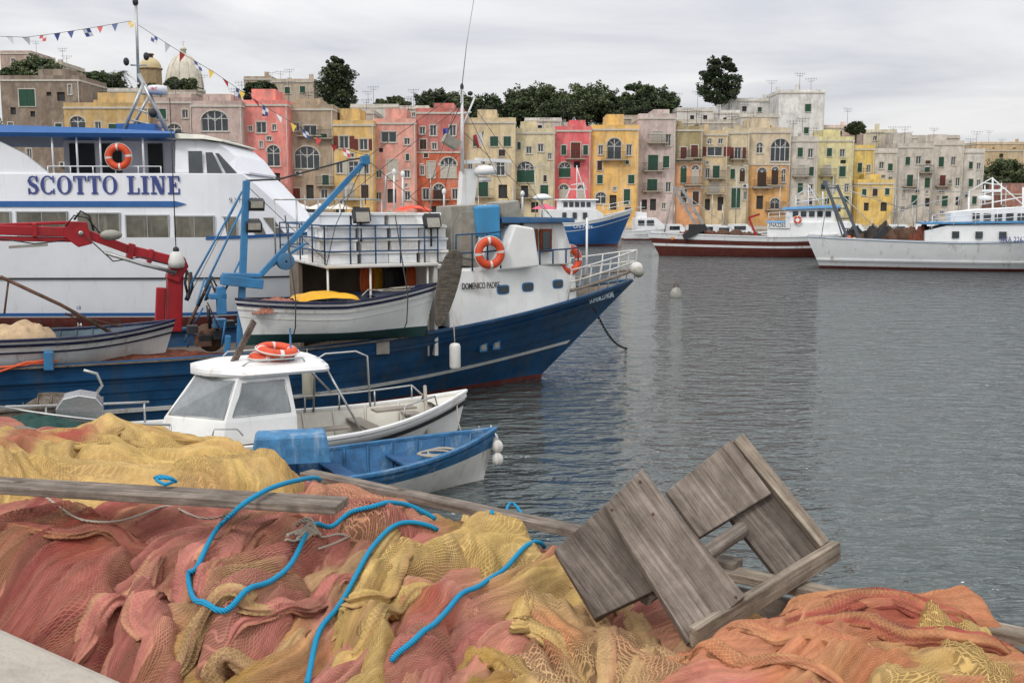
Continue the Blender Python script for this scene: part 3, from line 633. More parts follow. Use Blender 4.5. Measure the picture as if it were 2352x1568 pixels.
for i in range(90):
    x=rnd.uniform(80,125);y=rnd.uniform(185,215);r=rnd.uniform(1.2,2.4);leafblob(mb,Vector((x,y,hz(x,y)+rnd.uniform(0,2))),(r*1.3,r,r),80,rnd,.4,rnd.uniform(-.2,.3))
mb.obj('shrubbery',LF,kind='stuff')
def lamp(u,y,h):
    p=on_y(u,500,y);T=thing('street_lamp','double armed street lamp on the waterfront','street lamp',(p.x,y,1.2),group='street lamps along the waterfront')
    mb=MB();mb.tube([(0,0,0),(0,0,h)],.06,6);mb.tube([(-.9,0,h+.15),(-.5,0,h-.1),(0,0,h),(.5,0,h-.1),(.9,0,h+.15)],.04,5);mb.obj('lamp_post',STEEL,T)
    for s_ in (-1,1): m_=MB();m_.box((s_*1.05,0,h+.2),(.5,.2,.1));m_.obj('lamp_head',FR,T)
for u in (582,990,1230,1690,2105): lamp(u,125+(u-500)*.008,7.5)
for u,c in ((690,(225,222,212)),(735,(225,222,212)),(780,(214,208,196)),(1250,(200,80,110)),(1120,(230,225,215))):
    p=on_y(u,500,121);T=thing('parasol','square cafe parasol open on the waterfront','parasol',(p.x,121,1.2),group='cafe parasols on the waterfront')
    mb=MB();mb.tube([(0,0,0),(0,0,2.7)],.04,6);mb.obj('pole',STEEL,T);mb=MB();mb.add([(-1.5,-1.5,2.3),(1.5,-1.5,2.3),(1.5,1.5,2.3),(-1.5,1.5,2.3),(0,0,2.95)],[(0,1,4),(1,2,4),(2,3,4),(3,0,4)]);mb.obj('canopy',simple('canvas'+str(u),srgb(*c)),T)
# ================================================================ FERRY
FY=Frame(-23,36.9,2)
fz=lambda t:2.95+.35*sst((t-.6)/.4)
T=thing('passenger_ferry','white passenger ferry with blue trim and open upper deck','boat',FY.w(0,0,0),FY.deg)
Wf,Pf=hullf(19,3.4,fz,2.2,zk=-1,tm=.62,stern=.95,e0=.12,e1=.9,pw=2.0)
mb=MB();hull_mesh(mb,Pf,fz,[1],wl=.32,zk=-1);mb.obj('hull',[REDB,FERW],T)
mb=MB();band(mb,Pf,lambda t:.42,.1,0,1,.02);mb.obj('waterline_stripe',FERB,T)
mb=MB();band(mb,Pf,lambda t:1.62,.05,0,.97,.05);mb.obj('rubbing_strake',BLACK,T)
mb=MB();band(mb,Pf,lambda t:fz(t)-.02,.1,.62,1,.03);mb.obj('gunwale_stripe',FERB,T)
X=lambda u,v=470:FY.side(u,v,-3.3)[0]
Z=lambda u,v:FY.side(u,v,-3.3)[1]
wS=lambda x:3.36-1.9*clamp((x-X(480))/(X(700)-X(480)))**1.5
mb=MB();sts=[]
xa,xb=X(-300),X(700)
for i in range(41):
    x=xa+(xb-xa)*i/40;zt=5.0
    xe=X(556)
    if x>xe: zt=5.0-(5.0-2.95)*clamp((x-xe)/(xb-xe))
    ww=wS(x);sts.append((x,2.9,max(2.95,zt),ww,ww-.06*(zt-2.9)))
mb.loft(sts);mb.obj('deckhouse',FERW,T,bev=.02)
def yside(x,z): return -(wS(x)-.06*(z-2.9)*1)-.012
mb=MB();g=[]
for i in range(31):
    x=xa+(X(428)-xa)*i/30;h_=.09 if i<30 else .0;g.append([(x,yside(x,4)-.0,4.02-h_),(x,yside(x,4)-.03,4.02-h_),(x,yside(x,4)-.03,4.02+h_),(x,yside(x,4),4.02+h_)])
mb.grid(g,sm=False);mb.obj('blue_stripe',FERB,T)
for (a,b_,t_,bo) in [(-60,22,488,535),(40,152,488,540),(180,273,491,546),(290,385,496,551),(402,489,498,553),(500,540,500,553)]:
    x0,x1=X(a),X(b_);z1,z0=Z(a,t_),Z(a,bo);yy=yside((x0+x1)/2,3.4);W_=MB()
    for q_ in ((x0-.04,x0,z0-.04,z1+.04),(x1,x1+.04,z0-.04,z1+.04),(x0,x1,z1,z1+.04),(x0,x1,z0-.04,z0)): W_.bb((q_[0],yy-.035,q_[2]),(q_[1],yy+.08,q_[3]),0)
    W_.bb(((x0+x1)/2-.012,yy-.03,z0),((x0+x1)/2+.012,yy-.021,z1),0)
    m_=MB();m_.bb((x0,yy-.02,z0),(x1,yy+.1,z1),0);wo=m_.obj('window',GLASSF,T);W_.obj('frame',STEEL,wo)
m_=MB()
def fq(pts,m=0,off=.02):
    vs=[]
    for (u,v) in pts:
        x,z=FY.side(u,v,-2.9);x,z=FY.side(u,v,yside(x,z));vs.append((x,yside(x,z)-off,z))
    m_.add(vs,[tuple(range(len(vs)))],m)
fq([(568,502),(596,502),(615,545),(590,545)]);m_.obj('window',GLASSF,T)
m_=MB();fq([(605,500),(628,500),(662,545),(640,545)]);m_.obj('window',GLASSF,T)
mb=MB();xw0=X(400);xw1=X(496);xw2=X(562)
mb.loft([(xw0,5.0,6.1,3.1,2.9),(xw1-.6,5.0,6.1,3.0,2.75),(xw1,5.0,6.02,2.9,2.6),(xw1+.5,5.0,5.6,2.7,2.4),(xw2,5.0,5.06,2.4,2.3)]);mb.obj('wheelhouse',FERW,T,bev=.05)
mb=MB();mb.loft([(xw0-.2,6.1,6.3,3.2,3.1),(xw1-.4,6.1,6.24,3.0,2.9),(xw1+.15,6.03,6.08,2.8,2.7)]);mb.obj('wheelhouse_roof',mat('cream_roof',srgb(206,204,190),.5),T,bev=.04)
def wq(pts):
    m_=MB();vs=[]
    for (u,v) in pts:
        x,z=FY.side(u,v,-2.9);yy=-(3.02-.2*(z-5)/1.1-.13*clamp((x-xw1+.6)/1.2)*1.6)-.03;x,z=FY.side(u,v,yy);vs.append((x,yy,z))
    m_.add(vs,[tuple(range(len(vs)))],0);m_.obj('window',GLASS,T)
wq([(432,347),(464,347),(466,398),(434,400)]);wq([(472,350),(488,350),(512,400),(476,400)]);wq([(494,352),(502,352),(545,398),(520,400)])
mb=MB();mb.prism([(X(-300),-3.15,5.0),(X(112),-3.15,5.0),(X(60),-3.15,5.6),(X(-10),-3.15,6.1),(X(-300),-3.15,6.1)],(0,.15,0));mb.obj('side_panel',FERW,T)
mb=MB();g=[]
for i in range(21):
    x=X(-320)+(X(408)-X(-320))*i/20;f=i/20;zt=6.62-.25*f**2;zb_=6.18-.05*f
    g.append([(x,-3.3,zb_),(x,-3.38,zb_+.12),(x,-3.2,zt-.05),(x,0,zt+.05),(x,3.2,zt-.05),(x,3.3,zb_),(x,-3.3,zb_)])
mb.grid(g,sm=False);mb.obj('upper_roof',FERB,T)
mb=MB();mb.bb((X(95),-1.2,5.0),(X(400),-1.1,6.18),0);mb.obj('inner_bulkhead',FERW,T)
for a,b_ in ((110,170),(185,235),(300,335)): mb=MB();mb.bb((X(a),-1.26,5.05),(X(b_),-1.21,6.05));mb.obj('door',DARK,T)  # flat dark panels painting the shade inside open doorways, not door leaves
for u in (122,178,232,330): mb=MB();mb.tube([(X(u),-3.1,5.0),(X(u),-3.1,6.2)],.035,8);mb.obj('roof_post',FERW,T)
mb=MB();rail(mb,[(X(u),-3.15,5.0) for u in range(110,421,52)],.22,1,.02);mb.obj('railing',FERW,T)
lifebuoy(FY.w(X(271,360),-3.25,Z(271,360)),.42,(R(90),0,R(2)),'orange lifebuoy with white bands hung on ferry rail')
def serif_text(sx,zy,h,word,parent,m,cw=.86):
    mb=MB();x=sx;y=yside(sx,4.5)-.03;t=h*.2;tn=h*.09;sr=h*.09
    def rc(x0,x1,z0,z1): mb.bb((x0,y,zy+z0),(x1,y+.02,zy+z1))
    def ring(cx,a0,a1,wd):
        g=[];n=28
        for i in range(n+1):
            a=a0+(a1-a0)*i/n;th=tn+(t-tn)*abs(math.cos(a));co_,si=math.cos(a),math.sin(a)
            g.append([(cx+wd/2*co_,y,zy+h/2+h/2*1.03*si),(cx+(wd/2-th)*co_,y,zy+h/2+(h/2*1.03-tn)*si)])
        mb.grid(g,sm=False)
    for ch in word:
        if ch==' ': x+=h*.45;continue
        if ch in 'OC':
            wd=h*.92*cw
            if ch=='O': ring(x+wd/2,0,2*math.pi,wd)
            else: ring(x+wd/2,R(42),R(318),wd);rc(x+wd*.83,x+wd*.92,h*.62,h*1.0);rc(x+wd*.83,x+wd*.92,h*.0,h*.3)
            x+=wd+h*.09
        elif ch=='S':
            wd=h*.68*cw;pts=[(.85,.75),(.72,.93),(.5,.96),(.25,.9),(.16,.73),(.28,.58),(.5,.5),(.75,.41),(.84,.25),(.72,.08),(.48,.04),(.25,.08),(.12,.26)];ths=[.09,.09,.1,.13,.2,.22,.22,.22,.2,.13,.1,.09,.09]
            g=[]
            for i,(a,b_) in enumerate(pts):
                p=Vector(pts[max(i-1,0)]);q_=Vector(pts[min(i+1,12)]);d=(q_-p).normalized();nn=Vector((-d.y,d.x))*ths[i]/2
                g.append([(x+wd*a+h*nn.x,y,zy+h*(b_+nn.y)),(x+wd*a-h*nn.x,y,zy+h*(b_-nn.y))])
            mb.grid(g,sm=False);rc(x+wd*.8,x+wd*.93,h*.66,h);rc(x+wd*.03,x+wd*.16,0,h*.34);x+=wd+h*.1
        elif ch=='T':
            wd=h*.8*cw;rc(x+wd/2-t/2,x+wd/2+t/2,sr,h-tn-.01);rc(x+wd*.25,x+wd*.75,0,sr);rc(x,x+wd,h-tn,h);rc(x,x+sr*.8,h*.7,h-tn);rc(x+wd-sr*.8,x+wd,h*.7,h-tn);x+=wd+h*.09
        elif ch=='I':
            wd=h*.42;rc(x+wd/2-t/2,x+wd/2+t/2,sr,h-sr);rc(x,x+wd,0,sr);rc(x,x+wd,h-sr,h);x+=wd+h*.1
        elif ch=='L':
            wd=h*.75*cw;rc(x+h*.1,x+h*.1+t,sr,h-sr);rc(x,x+h*.42,h-sr,h);rc(x,x+wd,0,sr);rc(x+wd-sr*.9,x+wd,sr,h*.34);x+=wd+h*.1
        elif ch=='E':
            wd=h*.75*cw;rc(x+h*.1,x+h*.1+t,sr,h-sr);rc(x,x+wd,0,sr);rc(x,x+wd,h-sr,h);rc(x+h*.1+t,x+wd*.7,h*.46,h*.55);rc(x+wd-sr*.9,x+wd,sr,h*.32);rc(x+wd-sr*.9,x+wd,h*.7,h-sr);rc(x+wd*.62,x+wd*.72,h*.36,h*.65);x+=wd+h*.1
        elif ch=='N':
            wd=h*.95*cw;rc(x+h*.1,x+h*.1+tn,sr,h-sr);rc(x+wd-h*.1-tn,x+wd-h*.1,sr,h-sr);rc(x,x+h*.32,0,sr);rc(x,x+h*.25,h-sr,h);rc(x+wd-h*.34,x+wd,h-sr,h)
            mb.prism([(x+h*.08,y,zy+h),(x+h*.34,y,zy+h),(x+wd-h*.1,y,zy),(x+wd-h*.34,y,zy)],(0,-.008,0));x+=wd+h*.1
    mb.obj('lettering',m,parent);return x
LET=simple('lettering_blue',srgb(54,68,128),.5)
serif_text(X(66),Z(66,446),.58,'SCOTTO LINE',T,LET,.88)
text('9 VM 275',.24,simple('lettering_grey',srgb(110,110,110)),T,(X(524),yside(X(524),4.4)-.05,Z(524,466)),rot=(90,0,-8))
BLK=simple('lettering_black',(.02,.02,.02),.5)
text('18',.17,LET,T,(X(165),-3.44,.62));text('14',.17,simple('lettering_white',(.8,.8,.8)),T,(X(165),-3.44,.08))
mb=MB();pm=lambda u,v,y=-.5:FY.P(u,v,y)
mb.tube([pm(312,0),pm(318,190)],.05,8);mb.tube([pm(318,170),pm(392,316)],.08,8);mb.tube([pm(330,190,-.9),pm(282,306,-.9)],.06,8);mb.tube([pm(345,215,.3),pm(300,300,.3)],.05,8)
for a,b_ in (((335,205),(350,235)),((310,250),(372,270)),((298,275),(385,295))): mb.tube([pm(*a),pm(*b_)],.035,6)
mb.tube([pm(300,150),pm(338,150)],.03,6);mb.tube([pm(325,215),pm(385,215)],.05,6);mb.ball(pm(352,260),.16,1);mb.ball(pm(290,142),(.1,.1,.14),1);mb.ball(pm(336,130),(.1,.1,.14),1);mb.ball(pm(311,5),(.1,.1,.14),1)
mb.box(pm(320,298,-.5),(1.3,.8,.35),2)
mo=mb.obj('mast',[STEEL,BLACK,FERB],T)
mb=MB();c=pm(362,206);mb.lathe([(.01,-.14),(.3,-.12),(.33,0),(.3,.12),(.01,.16)],c,20);mb.obj('radar_dome',FERW,mo)
text('JRC',.15,simple('lettering_red',(.6,.05,.05)),mo,(c.x-.14,c.y-.34,c.z-.05))
FCOL=[simple('flag_'+n_,srgb(*c)) for n_,c in (('blue',(52,70,130)),('red',(184,56,56)),('yellow',(214,180,70)),('white',(205,205,205)))]
def bunting(pts,step,label):
    T2=thing('bunting',label,'flags',FY.w(0,0,0),FY.deg);P3=[FY.P(u,v,-1.2) for u,v in pts]
    mb=MB();mb.tube(P3,.008,5);mb.obj('cord',BLACK,T2);acc=0;k=0
    for a,b_ in zip(P3,P3[1:]):
        L=(b_-a).length;d=(b_-a).normalized();s=step-acc
        while s<L:
            p=a+d*s;m_=MB();wd=.21+.05*random.random();sw=random.uniform(-.14,.14);dn=Vector((sw,random.uniform(-.12,.12),-.24-.06*random.random()))
            n_=random.randint(0,3)
            if k%3: m_.add([p,p+d*wd,p+d*wd*.5+dn],[(0,1,2)],0)
            else: m_.add([p,p+d*wd*.5,p+d*wd*.5+dn*.45,p+dn*.45,p+d*wd,p+d*wd+dn*.45,p+dn*.9,p+d*wd*.5+dn*.9,p+d*wd+dn*.9],[(0,1,2,3),(2,5,8,7)],0);m_.add([p+d*wd*.5,p+d*wd,p+d*wd+dn*.45,p+d*wd*.5+dn*.45,p+dn*.45,p+d*wd*.5+dn*.9,p+dn*.9],[(0,1,2,3),(4,3,5,6)],1)
            m_.obj('flag',[FCOL[n_],FCOL[3 if n_!=3 else 0]],T2);k+=1;s+=step*random.uniform(.85,1.2)
        acc=(L-(s-step))%step
bunting([(-60,78),(0,84),(60,86),(130,77),(200,66),(300,49)],.5,'string of small signal flags tied to ferry mast')
bunting([(318,58),(370,92),(430,130),(490,165),(545,203),(620,252),(680,288),(740,322),(800,345),(835,356)],.5,'string of small signal flags sloping down from mast')
# ================================================================ MAIN TRAWLER
TR=Frame(-13.1,17.9,24)
tz=lambda t:1.22+.98*max(0,(t-.35)/.65)**2.3
T=thing('fishing_trawler','blue and white wooden fishing trawler moored at the quay','boat',TR.w(0,0,0),TR.deg)
Wt,Pt=hullf(15,2.35,tz,2.55,zk=-.9,tm=.55,stern=.85,e0=.16,e1=.95,pw=2.3)
mb=MB();hull_mesh(mb,Pt,tz,[1],wl=.1,zk=-.9,nt=60,n=10);mb.obj('hull',[REDB,TBLUE],T)
mb=MB();band(mb,Pt,lambda t:.36+.5*max(0,(t-.45)/.55)**2,.075,.0,.985,.035);mb.obj('white_strake',WHITED,T)
mb=MB()
for z0 in (.55,.72,.9): band(mb,Pt,lambda t,z0=z0:z0+(tz(t)-1.22)*z0,.03,.0,.97,.012)
band(mb,Pt,lambda t:tz(t)-.22,.06,.0,.99,.05);mb.obj('plank_seams',TBLUE,T)
mb=MB();capline(mb,Pt,tz,.16,.06,t0=0,t1=.995);mb.obj('cap_rail',TBLUE,T,bev=.01)
mb=MB();band(mb,Pt,lambda t:tz(t)+.03,.03,0,.68,.06);mb.obj('wooden_edge',DECKW,T)
mb=MB();decksurf(mb,Pt,tz,.35,0,.72);mb.obj('deck',mat('deck_grime',srgb(90,80,70),.9,var=.5,s=4),T)
x0=TR.side(1038,700,-2.2)[0];x1=TR.side(1336,640,-1.25)[0]
mb=MB();rows_=[];n=24
for i in range(n+1):
    x=x0+(x1-x0)*i/n;t=.5
    for _ in range(25): t-= (Pt(t,tz(t),1).x-x)/17.
    p=Pt(t,tz(t),1);zt=2.66 if i<n else 2.64;wt=max(.3,p.y-.14)
    rows_.append([(x,-p.y+.02,p.z+.05),(x,-wt,zt),(x,-wt+.06,zt+.04),(x,wt-.06,zt+.04),(x,wt,zt),(x,p.y-.02,p.z+.05)])
mb.grid(rows_,sm=False);mb.add(rows_[0],[(0,1,2,3,4,5)]);mb.add(rows_[-1],[(5,4,3,2,1,0)]);mb.obj('deckhouse',WHITE,T)
def hy(x,z):
    i=clamp((x-x0)/(x1-x0))*n;i0=int(min(i,n-1));r=rows_[i0];r2=rows_[i0+1];f=i-i0
    a=Vector(r[0]).lerp(Vector(r2[0]),f);b_=Vector(r[1]).lerp(Vector(r2[1]),f);g_=clamp((z-a.z)/(b_.z-a.z));return a.lerp(b_,g_).y
def surf(u,v):
    y=-2.2
    for _ in range(6): x,z=TR.side(u,v,y);y=hy(x,z)
    return Vector((x,y,z))
for (u,v) in ((1155,665),(1212,659),(1281,652)):
    c=surf(u,v);c2=surf(u+20,v);ang=math.atan2(c2.y-c.y,c2.x-c.x);m_=MB()
    for (a,b_,d,mi) in ((.165,.10,.03,1),(.13,.07,.045,0)):
        pl=[]
        for i in range(20):
            th=2*math.pi*i/20;cs,sn=math.cos(th),math.sin(th);pl.append((a*math.copysign(abs(cs)**.5,cs),0,b_*math.copysign(abs(sn)**.5,sn)))
        m_.prism([(p[0],0.01-d+.03,p[2]) for p in pl],(0,-.02,0),mi)
    m_.obj('porthole',[GLASS,SBLUE],T,loc=c+Vector((0,-.01,0)),rot=(0,0,ang))
c=surf(1060,664);text('DOMENICO PADRE',.175,BLK,T,c+Vector((0,-.03,0)),rot=(88,0,4),bold=.003,sx=.56)
LW=simple('lettering_pale',srgb(200,215,225))
def hullpos(u,v):
    y=-1.2
    for _ in range(12):
        x,z=TR.side(u,v,y);t=.7
        for _ in range(20): t-=(Pt(t,z,1).x-x)/17.
        y=.5*y+.5*(-Pt(clamp(t,0,1),z,1).y)
    return Vector((x,y,z))
a=hullpos(1352,696);b_=hullpos(1402,676);ang=math.degrees(math.atan2(b_.y-a.y,b_.x-a.x))
text('DOMENICO PADRE',.17,LW,T,a+Vector((0,-.06,0)),rot=(78,-6,ang),sx=.62)
for (u,v) in ((1108,797),(1138,792)):
    c=hullpos(u,v);m_=MB();m_.bb((-.09,-.05,-.09),(.09,.02,.09),0);m_.bb((-.055,-.06,-.055),(.055,-.051,.055),1);m_.obj('hull_port',[SBLUE,GREYM],T,loc=c,rot=(0,0,R(8)))
c=hullpos(878,797);m_=MB();m_.bb((-.13,-.05,-.13),(.13,.02,.13));m_.obj('hull_hatch',GREYM,T,loc=c)
mb=MB();pts=[]
for i in range(15):
    t=.885+.115*i/14;p=Pt(min(t,.999),tz(min(t,1)),-1);pts.append(Vector((p.x,p.y-.02,p.z+.05)))
allp=pts+[Vector((p.x,-p.y,p.z)) for p in pts[::-1]][1:]
wood_=MB();wood_.tube([p+Vector((.05,0,.22)) for p in allp],.035,6);wood_.obj('bow_bulwark_rail',WOODL,T)
for h_ in (.42,.68): mb.tube([p+Vector((.08*h_,p.y*.06,h_)) for p in allp],.018,6)
for p in allp[::2]: mb.tube([p,p+Vector((.06,p.y*.04,.68))],.016,6)
mb.obj('bow_railing',WHITED,T)
mb=MB();decksurf(mb,Pt,tz,-.0,.87,.995,ins=.1);mb.obj('foredeck',DECKW,T)
m_=MB();m_.ball((17.45,-.25,2.5),.16,0);m_.obj('bow_fender',WHITED,T);m_=MB();m_.ball((17.25,-.7,2.45),.13,0);m_.obj('bow_fender',GREYM,T)
mb=MB();mb.tube([(16.2,-.1,2.1),(16.2,-.1,3.7)],.025,6);mb.obj('jack_staff',WHITE,T)
mb=MB();mb.lathe([(.02,0),(.1,0),(.12,.25),(.1,.5),(.14,.52),(.14,.58),(.02,.6)],(15.7,.2,2.2),10);mb.tube([(15.4,.2,2.6),(16,.2,2.6)],.04,6);mb.obj('windlass',RUST,T)
mb=MB()
for j in range(6): mb.tube([(15.5+.28*math.cos(a/8*6.28)+.02*j,-.35+.2*math.sin(a/8*6.28),2.12+.045*j) for a in range(8)],.025,5,closed=True)
mb.obj('coiled_rope',ROPEW,label='coiled mooring rope on trawler foredeck',cat='rope',loc=TR.w(0,0,0),rot=(0,0,R(24)))
lifebuoy(TR.w(*TR.P(1308,598,-.95)),.34,(R(90),0,R(34)),'orange lifebuoy on the foredeck railing of trawler')
S=lambda u,v,y=-1.3:TR.P(u,v,y)
mb=MB();a=S(1205,600);b_=S(1300,600);zt=S(1200,512).z
mb.loft([(a.x,2.7,zt,1.3,1.25),(b_.x,2.7,zt,1.2,1.15),(b_.x+.25,2.7,zt-.5,1.05,1.0)]);mb.obj('wheelhouse',WHITE,T,bev=.03)
mb=MB();mb.loft([(a.x-.6,zt,zt+.13,1.5,1.4),(b_.x+.2,zt,zt+.1,1.35,1.3)]);mb.obj('wheelhouse_roof',TBLUE,T,bev=.02)
for (u0,u1) in ((1210,1234),(1240,1266)):
    p=S(u0,526,-1.3);q_=S(u1,578,-1.3);m_=MB();m_.bb((p.x+.05,-1.35,q_.z+.05),(q_.x-.05,-1.336,p.z-.05),0);wo=m_.obj('window',GLASS,T);m_=MB();m_.bb((p.x,-1.335,q_.z),(q_.x,-1.28,p.z),0);m_.obj('frame',WOODB,wo)
mb=MB();pl=[S(1144,622,-1.75),S(1184,516,-1.75),S(1228,524,-1.75),S(1240,612,-1.75)];mb.prism(pl,(0,1.1,0));mb.obj('funnel_casing',WHITE,T,bev=.04)
mb=MB();pl=[S(1036,610,-1.4),S(1036,474,-1.4),S(1098,470,-1.4),S(1100,612,-1.4)];mb.prism(pl,(0,.9,0),0);mb.prism([S(1042,590,-1.43),S(1042,520,-1.43),S(1060,486,-1.43),S(1092,484,-1.43),S(1094,596,-1.43)],(0,.02,0),0);mb.obj('exhaust_box',GREYM,T,bev=.02)
mb=MB();mb.prism([S(1152,525,-1.2),S(1152,466,-1.2),S(1192,460,-1.2),S(1197,530,-1.2)],(0,.9,0),0);mb.obj('exhaust_box',GREYM,T,bev=.02)
mb=MB();mb.prism([S(1096,545,-1.5),S(1090,474,-1.5),S(1150,470,-1.5),S(1150,545,-1.5)],(0,.8,0));mb.obj('water_tank',mat('tank_blue',srgb(62,138,184),.4,streak=.3,var=.2),T,bev=.05)
lifebuoy(TR.w(*S(1125,581,-1.9)),.33,(R(90),0,R(24)),'orange lifebuoy hanging beside the trawler wheelhouse')
mb=MB();rail(mb,[S(u,v,-1.85) for u,v in ((1048,625),(1085,622),(1120,620),(1150,616))],.75,2,.018);mb.obj('deck_railing',TBLUE,T)
mb=MB();rail(mb,[S(u,v,-1.5) for u,v in ((1240,608),(1270,606),(1300,604),(1328,600))],.3,1,.018);mb.obj('deck_railing',TBLUE,T)
mb=MB();c=S(1028,662,-2.55);pl=[]
for i in range(32):
    th=2*math.pi*i/32;sn=math.sin(th);wd=.15+.13*(sn*.5+.5);pl.append((wd*math.copysign(abs(math.cos(th))**.75,math.cos(th))+sn*.13,0,.76*sn))
mb.prism(pl,(0,.07,0),0)
mb.obj('otter_board',wood('old_board_wood',srgb(120,112,102),srgb(64,58,52)),loc=TR.w(*c),rot=(0,R(4),R(24)),bev=.02,label='weathered oval wooden otter board hanging on trawler side',cat='trawl door')
def fender(u0,v0,v1,prof,c,mt_,lb):
    mb=MB();mb.tube([S(u0-3,v0,-2.5),S(u0,v1,-2.5)],.012,5);mb.lathe(prof,S(*c,-2.52),14,1);mb.obj('boat_fender',[ROPEW,mt_],loc=TR.w(0,0,0),rot=(0,0,R(24)),label=lb,cat='fender')
fender(1045,740,800,[(.02,-.27),(.09,-.25),(.11,-.2),(.11,.2),(.09,.25),(.02,.27)],(1045,818),WHITED,'white cylindrical fender hanging from trawler side')
fender(708,800,850,[(.02,-.3),(.1,-.28),(.125,-.2),(.125,.2),(.1,.28),(.02,.3)],(709,880),mat('grimy_fender',srgb(160,156,140),.7,streak=.7),'grimy pale fender hanging from trawler side')
mb=MB();ym=-.2
mb.prism([S(1058,480,ym),S(1064,395,ym),S(1070,388,ym),S(1092,388,ym),S(1098,398,ym),S(1088,480,ym)],(0,.25,0),0)
mb.tube([S(1062,395,ym),S(1061,200,ym)],[.045,.03],8,0)
mb.tube([S(1063,290,ym),S(1090,225,ym)],.02,6);mb.tube([S(1045,262,ym),S(1082,258,ym)],.02,6)
mb.beam(S(1070,372,ym),S(1100,372,ym),.2,.08,0);mb.ball(S(1061,200,ym),(.04,.04,.08),1)
mb.tube([S(1061,200,ym),S(1061,235,ym-.9),S(1030,300,ym-.1)],.008,4,1,cap=False)
mb.ball(S(1080,215,ym),(.06,.06,.05),1)
mo=mb.obj('mast',[WHITE,BLACK],T)
mb=MB();mb.beam(S(1092,366,ym),S(1172,371,ym),.1,.07,0);mb.lathe([(.01,-.1),(.24,-.08),(.27,0),(.2,.1),(.01,.12)],S(1113,392,ym),16,0);mb.lathe([(.01,-.06),(.15,-.04),(.15,.04),(.01,.06)],S(1113,412,ym),16,0);mb.obj('radar',WHITE,mo)
mb=MB();mb.box(S(1036,326,ym-.2),(.36,.2,.2),0,Matrix.Rotation(R(28),3,'Y'));mb.obj('searchlight',GREYM,mo)
mb=MB();mb.tube([S(1061,200,ym),S(1072,100,ym),S(1090,-10,ym)],.01,5);mb.obj('whip_antenna',STEEL,T)
for a,b_,yy in (((1061,205),(970,480),-1.2),((1061,205),(1330,590),.1),((1061,240),(760,480),-1.0),((1061,300),(1290,520),-.3),((1061,205),(842,362),-1.8),((842,366),(1000,500),-2.1),((568,420),(430,690),-1.2),((560,420),(750,600),-2.1),((1061,260),(1010,480),.8),((1061,230),(1190,505),-1),((1061,350),(920,470),1)):
    mb=MB();mb.tube([S(*a,ym if a[0]>1000 else -2.2),S(*b_,yy)],.006,4);mb.obj('rigging_wire',IRON,T)
for u_,v0_,v1_ in ((905,480,395),(925,480,400),(1020,480,440),(1200,505,445),(1245,500,455)):
    mb=MB();mb.tube([S(u_,v0_,.5),S(u_,v1_,.5)],.022,6);mb.ball(S(u_,v1_,.5),(.05,.05,.07));mb.obj('navigation_pole',WHITE,T)
mb=MB();mb.tube([S(885,480,.9),S(887,402,.9),S(905,396,.9),S(925,400,.9),S(926,480,.9)],.022,6);mb.obj('ladder_hoop',STEEL,T)
mb=MB();mb.lathe([(.02,-.02),(.22,0),(.24,.04),(.1,.12),(.02,.13)],S(1246,458,.5),14);mb.obj('antenna_dish',WHITE,T)
def flag(pts,cols,label,fr,y):
    mb=MB();g=[]
    for i in range(7):
        f=i/6;a=Vector(fr.P(*pts[0],y)).lerp(fr.P(*pts[1],y),f);b_=Vector(fr.P(*pts[3],y)).lerp(fr.P(*pts[2],y),f);wv=Vector((0,.06*math.sin(f*8),0));g.append([a+wv,b_+wv*1.5])
    mb.grid(g,sm=True,mf=lambda i,j:i//2 if i<6 else 2);mb.obj('flag',[simple('fl%d%s'%(i,label[:3]),srgb(*c)) for i,c in enumerate(cols)],loc=fr.w(0,0,0),rot=(0,0,R(fr.deg)),label=label,cat='flag')
flag([(1086,312),(1114,300),(1112,318),(1098,345)],[(180,56,52),(205,205,200),(50,120,76)],'small worn green white red flag on mast line',TR,-.3)
flag([(1017,296),(1034,293),(1032,330),(1020,318)],[(60,70,150),(70,80,150),(60,70,140)],'small blue ensign hanging from mast stay',TR,-.3)
SX0=TR.side(748,605,-2.15)[0];SX1=TR.side(1008,620,-2.15)[0];SZ=TR.side(870,606,-2.15)[1]
mb=MB();mb.bb((SX0,-2.15,SZ-.07),(SX1,2.1,SZ));mb.obj('shelter_roof',WHITED,T,bev=.02)
mb=MB();mb.bb((SX0+.1,1.2,1.0),(SX1,1.28,SZ-.07),0);mb.bb((SX1-.08,-2.1,1.0),(SX1-.01,1.2,SZ-.07),1);mb.bb((SX0+.02,.3,1),(SX0+.1,1.2,SZ-.08),0);mb.obj('shelter_wall',[mat('grimy_panel',srgb(120,108,94),.8,var=.4,streak=.6),WHITED],T)
for x in (SX0+.06,SX0+.9,SX1-.2): mb=MB();mb.tube([(x,-2.05,1.0),(x,-2.05,SZ)],.022,6);mb.obj('shelter_post',WHITED,T)
for (x,y,c_) in ((SX0+1.25,-.6,OILS),(SX0+1.5,-.4,YELLOW),(SX0+1.75,-.7,BLACK),(SX0+2.0,-.5,BLACK),(SX0+2.15,-.9,OILS)):
    m_=MB();m_.ball((0,0,0),(.13,.08,.32),0,10,8);m_.ball((.1,0,.05),(.06,.05,.26),0);m_.ball((-.1,0,.03),(.06,.05,.26),0);m_.obj('oilskin_jacket',c_,loc=TR.w(x,y,SZ-.45),rot=(0,0,R(24)),label='oilskin jacket hanging under the trawler shelter',cat='jacket',group='oilskins hanging under the shelter')
mb=MB();hR=.74;RP=[(SX0,-2.1),(SX0+.5,-2.1),(SX0+1.0,-2.1),(SX0+1.5,-2.1),(SX0+2.0,-2.1),(SX1,-2.1)]
